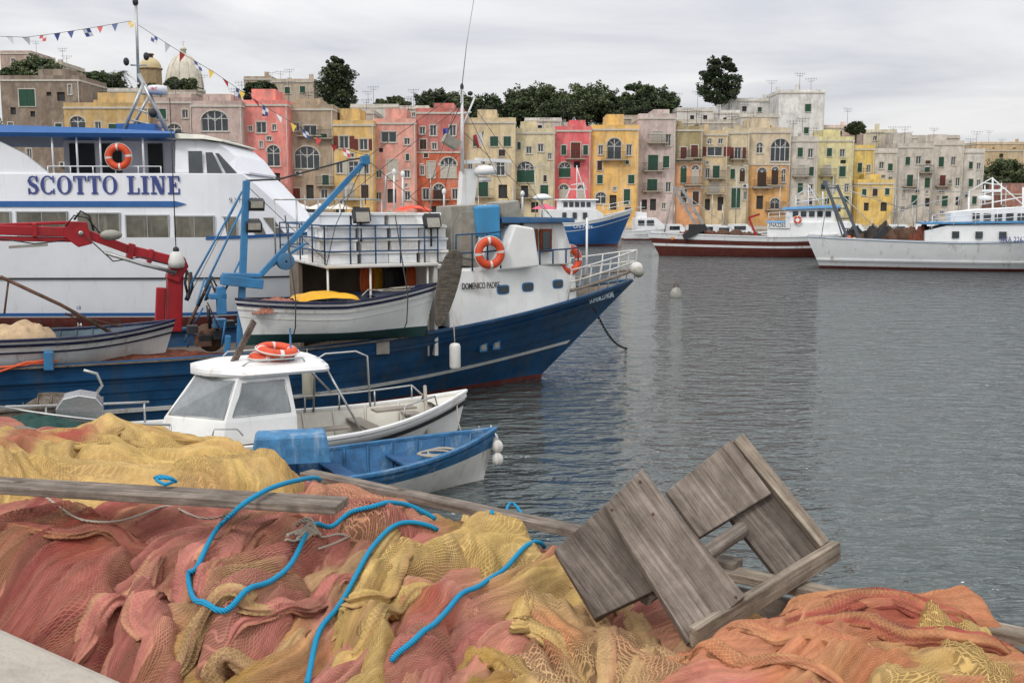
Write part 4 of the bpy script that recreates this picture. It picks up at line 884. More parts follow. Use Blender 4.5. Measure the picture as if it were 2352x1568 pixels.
rail(mb,[(x,y,SZ) for x,y in RP],hR,3,.016);rail(mb,[(SX0,y,SZ) for y in (-2.1,-1.1,0,1.1,2.0)],hR,3,.016);rail(mb,[(x,2.0,SZ) for x,y in RP],hR,3,.016);mb.obj('shelter_railing',TBLUE,T)
mb=MB();rail(mb,[(SX0-.1+.5*i,2.05,SZ) for i in range(6)],1.25,2,.02);mb.obj('tall_railing',STEEL,T)
mbx=MB();mbx.bb((-.275,-.175,-.115),(.275,.175,.065));mbx.bb((-.3,-.2,.07),(.3,.2,.12));bxs=[mbx.mesh('fish_box',f_) for f_ in FOAMS]
rnd=random.Random(3)
for ix in range(4):
    for iy in range(4):
        for iz in range(4):
            if iz==3 and (ix in (0,3) and rnd.random()<.5): continue
            o=bpy.data.objects.new('fish_box',rnd.choice(bxs));COL.objects.link(o);o.location=TR.w(SX0+.36+.625*ix+rnd.uniform(-.04,.04),-1.82+.43*iy+rnd.uniform(-.05,.05),SZ+.12+.245*iz);o.rotation_euler=(0,0,R(24+rnd.uniform(-7,7)))
            o['label']='white polystyrene fish box stacked on the trawler shelter';o['category']='box';o['group']='fish boxes stacked on the shelter'
m_=MB();g=[]
for i in range(13):
    g.append([])
    for j in range(9):
        x=-1+i/6;y=-1+j/4;g[-1].append((x*.36,y*.24,.1*max(0,1-x*x*.8-y*y*.6)+.03*noise.noise(Vector((x*3,y*3,2)))))
m_.grid(g);m_.obj('folded_tarp',mat('tarp_red',srgb(222,76,48),.6,bump=.5,bs=12),loc=TR.w(SX0+2.1,-1.1,SZ+1.02),rot=(0,0,R(24)),label='bright orange red folded tarp lying on boxes',cat='tarp')
for u,v in ((830,495),(992,508)):
    p=S(u,v,-2.1);m_=MB();m_.box((0,0,0),(.32,.16,.26),0,Matrix.Rotation(R(-25),3,'X'));m_.box((0,-.09,-.03),(.26,.03,.2),1,Matrix.Rotation(R(-25),3,'X'));m_.tube([(0,.05,-.1),(0,.05,-.5)],.02,6);m_.obj('floodlight',[BLACK,GREYM],T,loc=p)
G=lambda u,v,y=-2.25:TR.P(u,v,y)
mb=MB();mb.beam(G(550,812),G(566,415),.12,.12);mb.beam(G(508,642),G(602,652),.3,.18);mb.beam(G(512,632),G(600,632),.25,.08)
mb.box(G(508,690),(.16,.2,.5));mb.box(G(500,680),(.3,.2,.1));mb.obj('gallows',SBLUE,T,bev=.015)
mb=MB();mb.beam(G(598,632),G(842,366),.09,.1);mb.box(G(838,368),(.16,.16,.16));mb.lathe([(.02,-.1),(.16,-.1),(.16,-.06),(.08,-.05),(.08,.05),(.16,.06),(.16,.1),(.02,.1)],G(655,600),16,0,True,Matrix.Rotation(R(90),3,'X'));mb.beam(G(580,640),G(700,560),.05,.05);mb.obj('derrick_boom',SBLUE,T,bev=.01)
for a,b_ in (((440,650),(556,440)),((470,660),(560,470)),((452,700),(470,640)),((500,700),(556,590))): mb=MB();mb.tube([G(*a),G(*b_,-1.9)],.02,6);mb.obj('stay_pipe',SBLUE,T)
mb=MB();ch=[G(565,415,-1.8),G(640,412,-1.8),G(720,390,-1.8),G(800,368,-1.8),G(840,362,-1.8)]
mb.tube(ch,.018,5);mb.tube([G(840,362),G(838,450),G(840,470)],.01,5);mb.tube([G(840,365),G(770,520),G(750,610)],.008,5);mb.tube([G(570,420),G(560,640)],.01,4);mb.obj('chain',IRON,T)
for u,v in ((588,470),(582,520)):
    m_=MB();m_.box((0,0,0),(.28,.18,.18),0,Matrix.Rotation(R(20),3,'X'));m_.box((0,-.1,0),(.22,.03,.12),1);m_.obj('floodlight',[BLACK,GREYM],T,loc=G(u,v,-2.3))
rnd=random.Random(11);mb=MB()
for i in range(22):
    p=G(rnd.uniform(425,545),rnd.uniform(680,800),rnd.uniform(-2,-.5));mb.tube([p,p+Vector((rnd.uniform(-.3,.3),rnd.uniform(-.2,.2),rnd.uniform(.1,.6)))],rnd.uniform(.012,.035),6,rnd.randint(0,2))
for i in range(6):
    p=G(rnd.uniform(430,530),rnd.uniform(740,800),-1.5);mb.box(p,(rnd.uniform(.1,.3),.3,rnd.uniform(.1,.22)),rnd.randint(0,2))
mb.lathe([(.05,-.3),(.24,-.3),(.24,-.24),(.1,-.22),(.1,.22),(.24,.24),(.24,.3),(.05,.3)],G(480,775,-1.2),16,1,True,Matrix.Rotation(R(90),3,'X'))
mb.obj('net_winch',[SBLUE,RUST,BLACK],T)
C=lambda u,v,y=-.3:TR.P(u,v,y)
mb=MB();mb.beam(C(366,760),C(370,660),.14,.18);mb.beam(C(398,760),C(402,620),.3,.3);mb.prism([C(382,640,-.5),C(398,592,-.5),C(424,590,-.5),C(434,612,-.5),C(412,650,-.5)],(0,.36,0));mb.obj('crane_column',REDC,T,bev=.02)
mb=MB();mb.beam(C(424,606),C(300,575),.22,.2);mb.beam(C(320,582),C(186,533),.17,.17);mb.prism([C(150,508,-.45),C(200,510,-.45),C(212,560,-.45),C(180,568,-.45),C(148,545,-.45)],(0,.3,0));mb.beam(C(190,534),C(-40,527),.18,.18);mb.beam(C(190,551),C(-40,547),.12,.09);mb.beam(C(160,511),C(-60,519),.09,.06)
mb.box(C(300,577,-.32),(.12,.28,.3),0,Matrix.Rotation(R(14),3,'Y'));mb.box(C(345,588,-.32),(.08,.26,.27),0,Matrix.Rotation(R(14),3,'Y'));mb.box(C(80,528,-.32),(.08,.24,.26));mb.obj('crane_arm',REDC,T,bev=.015)
for pts,r_,m__ in (([(240,580),(330,608),(405,626)],.035,STEEL),([(170,505),(185,485),(205,495),(215,530)],.02,BLACK),([(436,625),(440,660),(428,690)],.045,BLACK),([(430,620),(425,650),(432,680)],.025,BLACK),([(200,545),(260,600),(330,590),(400,612)],.012,BLACK),([(150,520),(170,495),(200,500),(240,548)],.014,BLACK),([(0,548),(80,560),(150,552)],.012,BLACK)):
    mb=MB();mb.tube([C(*p,-.5) for p in pts],r_,8);mb.obj('hydraulic_hose',m__,T)
for u,v in ((185,535),(410,605),(395,628)): mb=MB();mb.lathe([(.01,-.2),(.045,-.2),(.045,.2),(.01,.2)],C(u,v,-.3),12,0,True,Matrix.Rotation(R(90),3,'X'));mb.obj('pivot_pin',STEEL,T)
mb=MB();mb.ball(C(255,540,-.6),(.2,.12,.1),0);mb.obj('work_lamp',GREYM,T)
mb=MB();mb.beam(C(20,568,-.5),C(110,562,-.5),.08,.05);mb.obj('work_lamp',GREYM,T)
mb=MB();p=C(405,590,-.6);mb.tube([p,p+Vector((0,0,3))],.01,5);mb.lathe([(.02,.12),(.1,.08),(.16,-.1),(.14,-.2),(.02,-.22)],p,14,1);mb.ball(p+Vector((0,0,.14)),(.06,.06,.06),0);mb.obj('hook_buoy',[BLACK,WHITED],T)
for pts,r_ in (([(0,635),(140,700),(270,772)],.035),([(20,640),(10,720)],.02),([(190,740),(150,720),(280,750)],.02)):
    mb=MB();mb.tube([G(*p,-1.6) for p in pts],r_,6);mb.obj('boom_spar',RUST,T)
mb=MB();mb.tube([G(-20,860,-2.4),G(60,832,-2.3),G(130,828,-2.3)],.022,6);mb.tube([G(-20,845,-2.4),G(60,838,-2.3),G(120,820,-2.3)],.018,6);mb.tube([G(40,836,-2.3),G(125,834,-2.3)],.015,5);mb.obj('orange_rope',simple('rope_orange',srgb(220,96,56),.7),label='orange mooring rope looped over a blue post',cat='rope',loc=TR.w(0,0,0),rot=(0,0,R(24)))
for a,b_,w_ in (((112,850),(112,806),.16),((520,830),(524,770),.1)): mb=MB();mb.beam(G(*a,-2.3),G(*b_,-2.3),w_,w_);mb.obj('mooring_post',SBLUE,T,bev=.02)
NETD=mat('brown_net_heap',srgb(112,62,44),.95,var=.6,s=9,bump=1,bs=35)
def heap(loc,rx,ry,h,m,label,rz=0,name='net_heap',seed=1,parent=None,rough=.04):
    mb=MB();g=[]
    for i in range(25):
        g.append([])
        for j in range(25):
            x=-1+2*i/24;y=-1+2*j/24;r=math.hypot(x,y);z=h*max(0,1-r**2)**.6*(1+.5*noise.noise(Vector((x*3+seed,y*3,seed))))+rough*noise.noise(Vector((x*11,y*11,seed)))
            g[-1].append((x*rx,y*ry,z-(.02 if r<1 else .1)))
    mb.grid(g);return mb.obj(name,m,parent,loc=loc,rot=(0,0,R(rz)),label=label,cat='net' if label else None)
heap(TR.w(TR.side(300,800,-1.2)[0],-1.6,1.0),2.2,.6,.35,NETD,'brown net heap along the trawler deck',24)
mb=MB();a=TR.w(*TR.P(1364,708,-.35));b_=on_z(1442,800,-.05);pts=[a.lerp(b_,i/24)+Vector((0,0,-.25*math.sin(math.pi*i/24))) for i in range(25)]
for i in range(24):
    mb.tube([pts[i],pts[i].lerp(pts[i+1],.5)+Vector((.015,0,.01)),pts[i+1]],.018,6);mb.ball(pts[i],(.035,.03,.03),0,6,4)
mb.obj('anchor_chain',IRON,label='dark anchor chain running from bow into water',cat='chain')
def on_trawler(u0,u1,v,y,zk_):
    xa_=TR.side(u0,v,y)[0];xb_=TR.side(u1,v,y)[0];o=TR.w(xa_,y,zk_);return Frame(o.x,o.y,TR.deg,o.z),xb_-xa_
fr,L=on_trawler(556,1003,700,-2.35,1.70)
sk=[GREENB,WHITE,mat('skiff_inner',srgb(58,66,84),.7,var=.4),NAVY,DECKW,mat('skiff_deck',srgb(70,76,90),.7,var=.3)]
zf_=lambda t:.5+.08*(2*t-1)**2+.16*max(0,t-.5)*2
T2,W2,P2=open_boat('rowing_boat',fr,L-.2,.68,zf_,.2,sk,'white rowing boat with navy rim slung at trawler side',zk=-.26,dbl=True,rows=[1],wl=-.06,foredeck=.32,aft=.1,tm=.5,srake=.12,e0=.3,floor=-.05,thw=(.3,.5))
mb=MB();band(mb,P2,lambda t:zf_(t)-.16,.03,0,1,.02);band(mb,P2,lambda t:zf_(t)-.3,.012,0,1,.008);mb.obj('rubbing_strake',WHITED,T2)
mb=MB();g=[]
for i in range(21):
    g.append([])
    for j in range(13):
        x=i/20;y=-1+2*j/12;z=.12*math.sin(math.pi*x)**.5+.05*noise.noise(Vector((x*4,y*2,3)))-.14*max(0,abs(y)-.75)*2
        g[-1].append((.95+x*1.15,y*.5,.55+z))
mb.grid(g);mb.obj('yellow_tarp',YELLOW,loc=fr.w(0,0,0),rot=(0,0,R(24)),label='yellow tarp bundled inside the rowing boat',cat='tarp')
heap(fr.w(.6,0,.45),.45,.35,.16,mat('pinkish_net',srgb(166,110,92),.95,var=.5,s=12,bump=.8),'faded pink net bundle in the rowing boat',24)
mb=MB()
for j in range(3): mb.tube([(2.9+.35*math.cos(a*.785)+.1*j,.1+.2*math.sin(a*.785+j),.66+.02*j) for a in range(8)],.014,5,closed=True)
mb.tube([(2.2,-.2,.6),(2.4,.1,.68),(2.7,0,.66)],.014,5);mb.obj('rope_coil',ROPEW,loc=fr.w(0,0,0),rot=(0,0,R(24)),label='loose rope on rowing boat foredeck',cat='rope')
for xx in (L*.22,L*.78):
    mb=MB();mb.tube([(xx,0,2.1),(xx,-.71,.6),(xx,-.62,.1),(xx,-.2,-.26),(xx,.5,-.2)],.012,5);mb.obj('boat_sling',IRON,loc=fr.w(0,0,0),rot=(0,0,R(24)),label='wire sling holding the rowing boat',cat='sling')
fr2,L2=on_trawler(-140,404,775,-1.55,1.28)
sk2=[WHITED,WHITED,mat('skiff_inner2',srgb(84,100,110),.7,var=.4),NAVY,simple('teal_thwart',srgb(90,150,150)),sk[5]]
zf2=lambda t:.42+.16*max(0,t-.5)*2*max(0,t-.5)*2
T3,W3,P3=open_boat('rowing_boat',fr2,L2-.2,.75,zf2,.2,sk2,'white rowing boat with navy gunwale on trawler deck',zk=-.25,rows=[1],wl=-.1,foredeck=.3,floor=-.02,thw=(.3,.5,.62),e0=.3)
mb=MB();band(mb,P3,lambda t:zf2(t)-.2,.03,0,1,.02);mb.obj('rubbing_strake',NAVY,T3)
heap(fr2.w(fr2.side(45,760,0)[0],0,.35),.62,.5,.34,mat('sand_tarp',srgb(184,158,126),.9,var=.3,s=6,bump=.7,bs=14),'sand coloured sacking heaped inside the rowing boat',24,'sacking_heap')
# ================================================================ CABIN BOAT
CB=Frame(-.98,17.2,209.5)
cz=lambda t:.6+.28*max(0,1-t/.35)**2+.35*max(0,(t-.5)/.5)**2
cm=[BLACK,WHITE,mat('cream_inner',srgb(200,196,184),.6,var=.15),WHITE,mat('grey_thwart',srgb(142,134,124),.8),mat('cream_deck',srgb(204,200,190),.7,var=.12)]
T,Wc,Pc=open_boat('cabin_boat',CB,6.5,1.2,cz,.3,cm,'white cabin boat with windscreen and open cockpit',zk=-.35,dbl=True,rows=[1],wl=.16,foredeck=.56,srake=.25,floor=.18,thw=(.12,.24),tm=.52,e0=.3)
mb=MB();band(mb,Pc,lambda t:cz(t)-.17,.07,0,1,.035);mb.obj('rubbing_strake',BLACK,T)
mb=MB();decksurf(mb,Pc,cz,.02,0,.09,ins=.04);mb.obj('stern_deck',cm[5],T)
Q=lambda u,v,y:CB.P(u,v,y)
yb,yt=.88,.76
fb=Q(518,972,yb);ft=Q(548,868,yt);rb=Q(682,962,yb);rt=Q(662,846,yt)
zr=ft.z;cfb=fb.x+.66;cft=ft.x+.42
def ring6(z,xf,xc,xr,y): return [(xr,-y,z),(xf,-y,z),(xc,0,z),(xf,y,z),(xr,y,z)]
zm=fb.z
A=ring6(.62,fb.x+.05,cfb+.1,rb.x,yb+.02);B_=ring6(zm,fb.x,cfb,rb.x,yb);C_2=ring6(zr,ft.x,cft,rt.x,yt)
mb=MB();mb.add(A+B_,[(i,(i+1)%5,5+(i+1)%5,5+i) for i in range(4)]);mb.obj('cabin_base',WHITE,T)
def panel(p00,p10,p11,p01,mg=.05):
    fm=MB();gl=MB();c=[Vector(p) for p in (p00,p10,p11,p01)];inn=[]
    for i in range(4):
        a=c[i];d1=(c[(i+1)%4]-a).normalized();d2=(c[i-1]-a).normalized();inn.append(a+d1*mg+d2*mg)
    nrm=(c[1]-c[0]).cross(c[3]-c[0]).normalized()
    for i in range(4): fm.add([c[i],c[(i+1)%4],inn[(i+1)%4],inn[i]],[(0,1,2,3)])
    gl.add([p+nrm*.008 for p in inn],[(0,1,2,3)])
    for i in range(4): fm.tube([inn[i],inn[(i+1)%4]],.012,5,1)
    wo=gl.obj('window',GLASSL,T);fm.obj('frame',[WHITE,STEEL],wo)
for i in (1,2): panel(B_[i],B_[i+1],C_2[i+1],C_2[i])
panel(B_[3],B_[4],C_2[4],C_2[3],.08);panel(B_[0],B_[1],C_2[1],C_2[0],.08)
mb=MB();xr2=Q(760,832,yt+.1).x
def roofring(s,z): return [(xr2,-yt*s,z),(xr2+.1,-(yt+.06)*s,z),(ft.x-.05,-(yt+.06)*s,z),(cft-.05,-.35*s,z),(cft+.08,0,z),(cft-.05,.35*s,z),(ft.x-.05,(yt+.06)*s,z),(xr2+.1,(yt+.06)*s,z),(xr2,yt*s,z)]
r_=[roofring(1,zr),roofring(1.04,zr+.04),roofring(.98,zr+.09),roofring(.7,zr+.13),roofring(.3,zr+.15)]
for a,b2 in zip(r_,r_[1:]): mb.add(a+b2,[(i,(i+1)%9,9+(i+1)%9,9+i) for i in range(9)],0,True)
mb.add(r_[-1],[tuple(range(9))]);mb.add(r_[0],[tuple(range(9))[::-1]]);mb.obj('cabin_roof',WHITE,T)
mb=MB()
for a,b2 in (((745,838,.7),(835,998,.95)),((700,838,-.6),(760,900,-.9))): mb.tube([Q(*a),Q(*b2)],.018,6)
for s_ in (-1,1): mb.tube([Vector((xr2+.3,s_*.55,zr+.14)),Vector((xr2+.35,s_*.6,zr+.2)),Vector((ft.x-.2,s_*.6,zr+.2)),Vector((ft.x-.1,s_*.55,zr+.12))],.013,6)
def rr_(t,h_,sg=1): p=Pc(t,cz(t),sg);return Vector((p.x,p.y*.93,p.z+h_))
pts=[rr_(t/100,.0 if t in(8,46) else .26,-1) for t in range(8,47,3)];mb.tube(pts,.016,6)
for t in range(11,46,8): mb.tube([rr_(t/100,0,-1),rr_(t/100,.26,-1)],.014,6)
mb.tube([rr_(.20,0,-1),rr_(.205,.85,-1),rr_(.23,.95,-1),rr_(.30,.95,-1),rr_(.325,.85,-1),rr_(.33,0,-1)],.018,6)
mb.tube([rr_(.10,0,1),rr_(.11,.22,1),rr_(.2,.25,1),rr_(.21,0,1)],.014,6)
h_=.35;pts=[rr_(t/100,h_,1) for t in range(72,100,4)]+[rr_(1,h_,1)]+[rr_(t/100,h_,-1) for t in range(99,70,-4)];mb.tube(pts,.018,6)
for t in (72,82,92): mb.tube([rr_(t/100,0,1),rr_(t/100,h_,1)],.016,6);mb.tube([rr_(t/100,0,-1),rr_(t/100,h_,-1)],.016,6)
mb.tube([Q(205,925,-.5),Q(235,885,-.5),Q(222,858,-.5),Q(192,850,-.5)],.022,8)
mb.tube([Q(488,1000,1.0),Q(492,985,1.0),Q(545,985,1.02),Q(558,1000,1.02)],.014,6)
mb.obj('handrail',STEEL,T)
c=on_y(622,806,15.55);lifebuoy((c.x,c.y,zr+.21),.33,(R(4),R(-4),0),'orange lifebuoy lying on the cabin roof')
lifebuoy((c.x+.12,c.y-.1,zr+.30),.31,(R(8),R(6),.4),'second orange lifebuoy lying on the cabin roof')
mb=MB();mb.beam((ft.x-.1,.1,zr+.12),(ft.x-.5,-.15,zr+.7),.04,.1,0);mb.obj('roof_spar',WOODG2,T)
m_=MB();m_.lathe([(.06,0),(.06,.1),(.015,.11),(.015,.5)],(ft.x-.9,.35,zr+.12),10);m_.obj('antenna',SBLUE,T)
text('Coni',.22,LET,T,Vector((Q(575,1010,1.15).x,Pc(.62,.75,1).y+.06,.56)),rot=(90,0,180+5))
for (u,v,y) in ((905,938,.1),(750,985,.3)): mb=MB();mb.box(Q(u,v,y),(.7,.25,.03),0);mb.obj('seat_board',cm[4],T)
m_=MB();c=Q(188,965,0.1);pl=[(-.3,0,0),(-.3,0,.22),(-.22,0,.33),(0,0,.38),(.2,0,.34),(.3,0,.2),(.3,0,0)];m_.prism([(a,-.25,z) for a,_,z in pl],(0,.5,0));m_.obj('metal_locker',mat('brushed_metal',(.6,.6,.6),.25,.8,var=.1),loc=CB.w(c.x,0,c.z-.0),rot=(0,0,R(199.5)),bev=.01,label='brushed metal box with rounded lid on boat bow',cat='box')
m_=MB();c=on_z(668,1018,.78)
def rg(sx,sy,z): return [(-sx,-sy,z),(sx,-sy,z),(sx,sy,z),(-sx,sy,z)]
rs=[rg(.52,.27,-.22),rg(.5,.26,-.02),rg(.47,.24,.12),rg(.44,.22,.15)]
for a,b2 in zip(rs,rs[1:]): m_.add(a+b2,[(i,(i+1)%4,4+(i+1)%4,4+i) for i in range(4)])
m_.add(rs[-1],[(0,1,2,3)]);m_.add(rs[0],[(3,2,1,0)]);m_.obj('engine_cover',mat('cover_blue',srgb(70,126,168),.6,var=.4,s=7,streak=.6,scol=(.4,.45,.46),thr=.52),loc=c,rot=(0,0,R(12)),bev=.02,label='faded light blue moulded engine cover beside cabin boat',cat='cover')
# ================================================================ BLUE SKIFF
BS=Frame(-4.4,12.75,29)
bz=lambda t:.5+.22*max(0,(t-.45)/.55)**2
bm=[WHITED,SKIFFB,mat('skiff_inside',srgb(44,94,136),.7,var=.45,s=7,streak=.5,scol=(.25,.34,.4)),SKIFFB,mat('skiff_seat',srgb(38,82,124),.7,var=.4,s=8),mat('skiff_bowdeck',srgb(50,100,140),.7,var=.35,s=8)]
T,Ws,Ps=open_boat('rowing_boat',BS,4.55,.85,bz,.22,bm,'worn blue and white wooden rowing boat on water',zk=-.2,rows=[0,0,0,0,0,1,1,1],wl=.05,foredeck=.0,floor=.08,thw=(.3,.52,.72),stern=.75,e0=.3)
mb=MB();g=[]
for i in range(14):
    t=.76+.235*i/13;z=bz(t)-.2;p=Ps(t,z,1);y=max(0,p.y-.05);g.append([(p.x,-y,z),(p.x,y,z)])
mb.grid(g,sm=False);mb.obj('bow_platform',bm[5],T)
pts=[];a=0
for i in range(40): a+=.5;pts.append((3.9+.28*math.cos(a)+.1*math.sin(a*.37)-.0,.12*math.sin(a*.9)+.18*math.sin(a),.47+.01*math.sin(i)))
mb=MB();mb.tube(pts,.016,6);mb.obj('mooring_rope',ROPEW,loc=BS.w(0,0,0),rot=(0,0,R(29)),label='grey rope loosely coiled on rowing boat bow',cat='rope')
for dx,dy,z in ((4.72,-.12,.5),(4.7,-.16,.32),(4.74,.06,.58)):
    m_=MB();m_.ball((0,0,0),(.085,.085,.1));m_.tube([(0,0,.09),(-.03,0,.2)],.01,5);m_.obj('boat_fender',WHITED,loc=BS.w(dx,dy,z),label='small round white fender on rowing boat bow',cat='fender',group='fenders on the rowing boat bow')
a=CB.w(0,0,1.0)
mb=MB();mb.tube([a+Vector((.05,0,-.15)),a+Vector((.1,-.5,-.5)),a+Vector((.25,-.7,-.9)),a+Vector((.5,-.6,-1.1))],.012,5);mb.obj('mooring_rope',ROPEW,label='thin mooring rope hanging at cabin boat stern',cat='rope')
mb=MB();mb.tube([a+Vector((-.5,-.2,-.2)),a+Vector((-.45,-.3,.05)),a+Vector((-.4,-.6,-.5)),a+Vector((-.35,-.8,-.8))],.03,6);mb.obj('mooring_rope',ROPEW,label='thick knotted mooring rope over cabin boat gunwale',cat='rope')
heap(on_z(40,1005,1.0),.9,.7,.25,mat('dark_green_net',srgb(30,66,60),.95,var=.5,s=10,bump=1),'dark green net heap lying in small boat',20)
fr=Frame(*on_z(-250,1040,.0)[:2],12)
open_boat('rowing_boat',fr,3.2,.8,lambda t:.75,.1,[WOODB,WOODG,WOODG,WOODG,WOODG2],'brown unpainted wooden rowing boat by quay',zk=-.2,floor=.2)
# ================================================================ MID-HARBOUR BOATS
def simple_boat(fr,L,B,zs,rake,mats,rows,label,tm=.55,zk=-.6,stern=.8,bw=.5,cap=None,n=8,e0=.18,e1=.9,srake=0):
    T=thing('fishing_trawler',label,'boat',fr.w(0,0,0),fr.deg);W_,P_=hullf(L,B,zs,rake,zk=zk,tm=tm,stern=stern,e0=e0,e1=e1,srake=srake)
    mb=MB();hull_mesh(mb,P_,zs,rows,wl=.18,zk=zk,n=n);mb.obj('hull',mats,T)
    mb=MB();capline(mb,P_,zs,.15,.08);mb.obj('cap_rail',cap or mats[-1],T)
    mb=MB();decksurf(mb,P_,zs,bw);mb.obj('deck',DECKW,T);return T,W_,P_
def near(u,v,deg,yoff):
    p=on_z(u,v,0);f=Frame(p.x,p.y,deg);o=p-f.l*yoff;return Frame(o.x,o.y,deg)
FBL=mat('far_hull_blue',srgb(40,92,148),.4,var=.2,s=1,streak=.3,scol=(.05,.1,.18),zs=.2);CYL=mat('far_trim_blue',srgb(74,134,180),.5,var=.2)
BRW=mat('far_hull_brown',srgb(92,42,34),.6,var=.3,s=1.5,streak=.4,scol=(.1,.05,.04));FW=mat('far_hull_white',(.74,.75,.75),.5,var=.1,s=.8,streak=.75,scol=(.3,.17,.09),thr=.58,zs=.2,ss=1.6,bump=0)
f=near(1884,618,-17,-2.3)
zr_=lambda t:1.65+.35*(1-t)**3+1.1*max(0,(t-.4)/.6)**2
T,W_,P_=simple_boat(f,17,2.7,zr_,2.0,[REDB,FW,CYL],[1]*8,'large white steel fishing trawler with blue trim',stern=.7,cap=FW,bw=.9,srake=.9,e0=.28)
D=lambda u,v,y=-2.4:f.P(u,v,y)
mb=MB();band(mb,P_,lambda t:zr_(t)+.02,.09,.0,1,.04);mb.obj('blue_sheer_stripe',CYL,T);mb=MB();band(mb,P_,lambda t:.55,.1,.0,1,.08);mb.obj('rubbing_strake',FW,T)
x_=D(2125,540,-2.2).x;xe=f.side(2352,520,-2.2)[0]+5;z1=D(2200,518).z
mb=MB();mb.loft([(x_,1.2,z1-.35,2.1,2.1),(x_+1.2,1.2,z1,2.3,2.2),(xe,1.2,z1+.3,2.1,1.9)]);mb.obj('deckhouse',FW,T,bev=.03)
mb=MB();mb.loft([(x_-.2,z1+.05,z1+.16,2.35,2.35),(xe,z1+.3,z1+.4,2.2,2.1)]);mb.obj('upper_deck',CYL,T)
x2=D(2185,500,-1.8).x;z2=D(2200,488).z;mb=MB();mb.loft([(x2,z1,z2,1.5,1.5),(x2+1.6,z1,z2+.2,1.6,1.5),(x2+4.5,z1,z2+.35,1.6,1.4),(x2+5.1,z1,z2-.2,1.4,1.2)]);mb.obj('wheelhouse',FW,T,bev=.05)
for i in range(6): mb=MB();mb.bb((x2+1.2+.62*i,-1.66,z2-.45),(x2+1.6+.62*i,-1.4,z2-.05));mb.obj('window',GLASS,T)
for i in range(3): mb=MB();mb.bb((x_+1.5+1.3*i,-2.33,z1-.75),(x_+1.9+1.3*i,-2.1,z1-.35));mb.obj('window',GLASS,T)
mb=MB();rail(mb,[D(u,v,-2.3) for u,v in ((2140,525),(2190,518),(2240,515),(2290,512),(2345,508),(2390,506))],.8,3,.025);mb.obj('railing',FW,T)
text('3NA 2263',.46,LET,T,D(2296,556,-2.9),bold=.003,sx=.72)
mb=MB()
for a,b2,w_ in (((1895,420),(1962,585),.24),((1922,425),(1990,585),.24),((1900,430),(1945,575),.12)): mb.beam(D(*a,-1.4),D(*b2,-1.4),w_,w_*.8,0);mb.beam(D(*a,1.4),D(*b2,1.4),w_,w_*.8,0)
for k_ in range(7):
    fr_=k_/6;mb.beam(D(1897+65*fr_,432+140*fr_,-1.4),D(1922+65*fr_,432+140*fr_,-1.4),.08,.08)
mb.beam(D(1895,420,-1.5),D(1895,420,1.5),.3,.3);mb.obj('stern_gantry',mat('gantry_grey',srgb(86,92,100),.7,var=.3),T)
mb=MB();mb.beam(D(1990,566,-1.6),D(2035,528,-1.6),.45,.4,0);mb.obj('deck_machinery',BLACK,T)
mb=MB();mb.box(D(2055,540,0),(1.6,1.2,.8),0);mb.obj('net_hauler',RUST,T)
for u,z_,r_ in ((2020,552,.5),(2085,545,.6)): mb=MB();mb.lathe([(.02,-1.0),(r_,-1.0),(r_,-.92),(.3,-.9),(.3,.9),(r_,.92),(r_,1.0),(.02,1.0)],D(u,z_,0),18,0,True,Matrix.Rotation(R(90),3,'X'));mb.obj('net_drum',RUST,T)
NX=mat('mixed_net_dark',(.035,.032,.03),.95,var=.7,s=3,bump=1,patch=(.16,.08,.04),pf=.6)
heap((3.6,0,1.3),1.5,1.4,1.4,NX,None,0,'net_heap',4,T,.3);heap((5.9,-.2,1.3),1.2,1.5,1.3,NETD,None,0,'net_heap',6,T,.3);heap((2.0,0,1.4),.9,1.2,1.1,NX,None,0,'net_heap',7,T,.3)
for i,(u,v) in enumerate(((1930,556),(1945,560),(1962,550),(1925,562),(1950,546))): mb=MB();mb.ball(D(u,v,-1.7),.15,0,8,6);mb.obj('net_float',simple('flt%d'%i,srgb(*((206,120,50),(190,190,180),(206,150,60),(60,60,60),(200,90,50))[i])),T)
mb=MB()
for u,v in ((2280,408),(2225,440),(2350,430)): mb.tube([D(u,520,0),D(u,v,0)],.06,6)
for a,b2 in (((2240,450),(2310,432)),((2260,420),(2300,425)),((2225,440),(2280,408)),((2250,470),(2352,452)),((2280,410),(2350,470)),((2262,470),(2262,425)),((2300,470),(2300,420))): mb.tube([D(*a,0),D(*b2,0)],.04,6)
mb.lathe([(.02,-.15),(.4,-.12),(.4,.12),(.02,.18)],D(2262,455,0),14);mb.beam(D(2255,438,0),D(2300,438,0),.15,.15);mb.obj('mast',FW,T)
for a,b2 in (((2050,545),(2080,480)),((2080,480),(2110,455)),((2110,455),(2155,512)),((2095,470),(2100,545)),((1910,425),(2080,480)),((2080,480),(2225,445)),((1905,425),(1885,555)),((1915,430),(2050,560)),((1900,425),(2225,442)),((2225,442),(2125,515)),((2030,550),(2045,490)),((2045,490),(2080,480)),((1990,560),(2005,500))): mb=MB();mb.tube([D(*a,-.2),D(*b2,-.2)],.028,6);mb.obj('rigging_pole',STEEL,T)
f=near(1512,588,-14,-2.1)
zb2=lambda t:1.45+.35*(1-t)**2+.9*max(0,(t-.5)/.5)**2
T,W_,P_=simple_boat(f,16,2.4,zb2,1.8,[REDB,BRW,FW],[1,1,1,2,1,1,2,2],'brown and white wooden fishing trawler',stern=.6,cap=FW,bw=.7,srake=1.0)
D=lambda u,v,y=-2.1:f.P(u,v,y)
x_=D(1762,545).x;z1=D(1800,512).z;mb=MB();mb.loft([(x_,1.0,z1,2.0,1.9),(x_+6,1.2,z1+.1,1.9,1.7),(x_+7,1.2,z1-.4,1.5,1.2)]);mb.obj('deckhouse',FW,T,bev=.03)
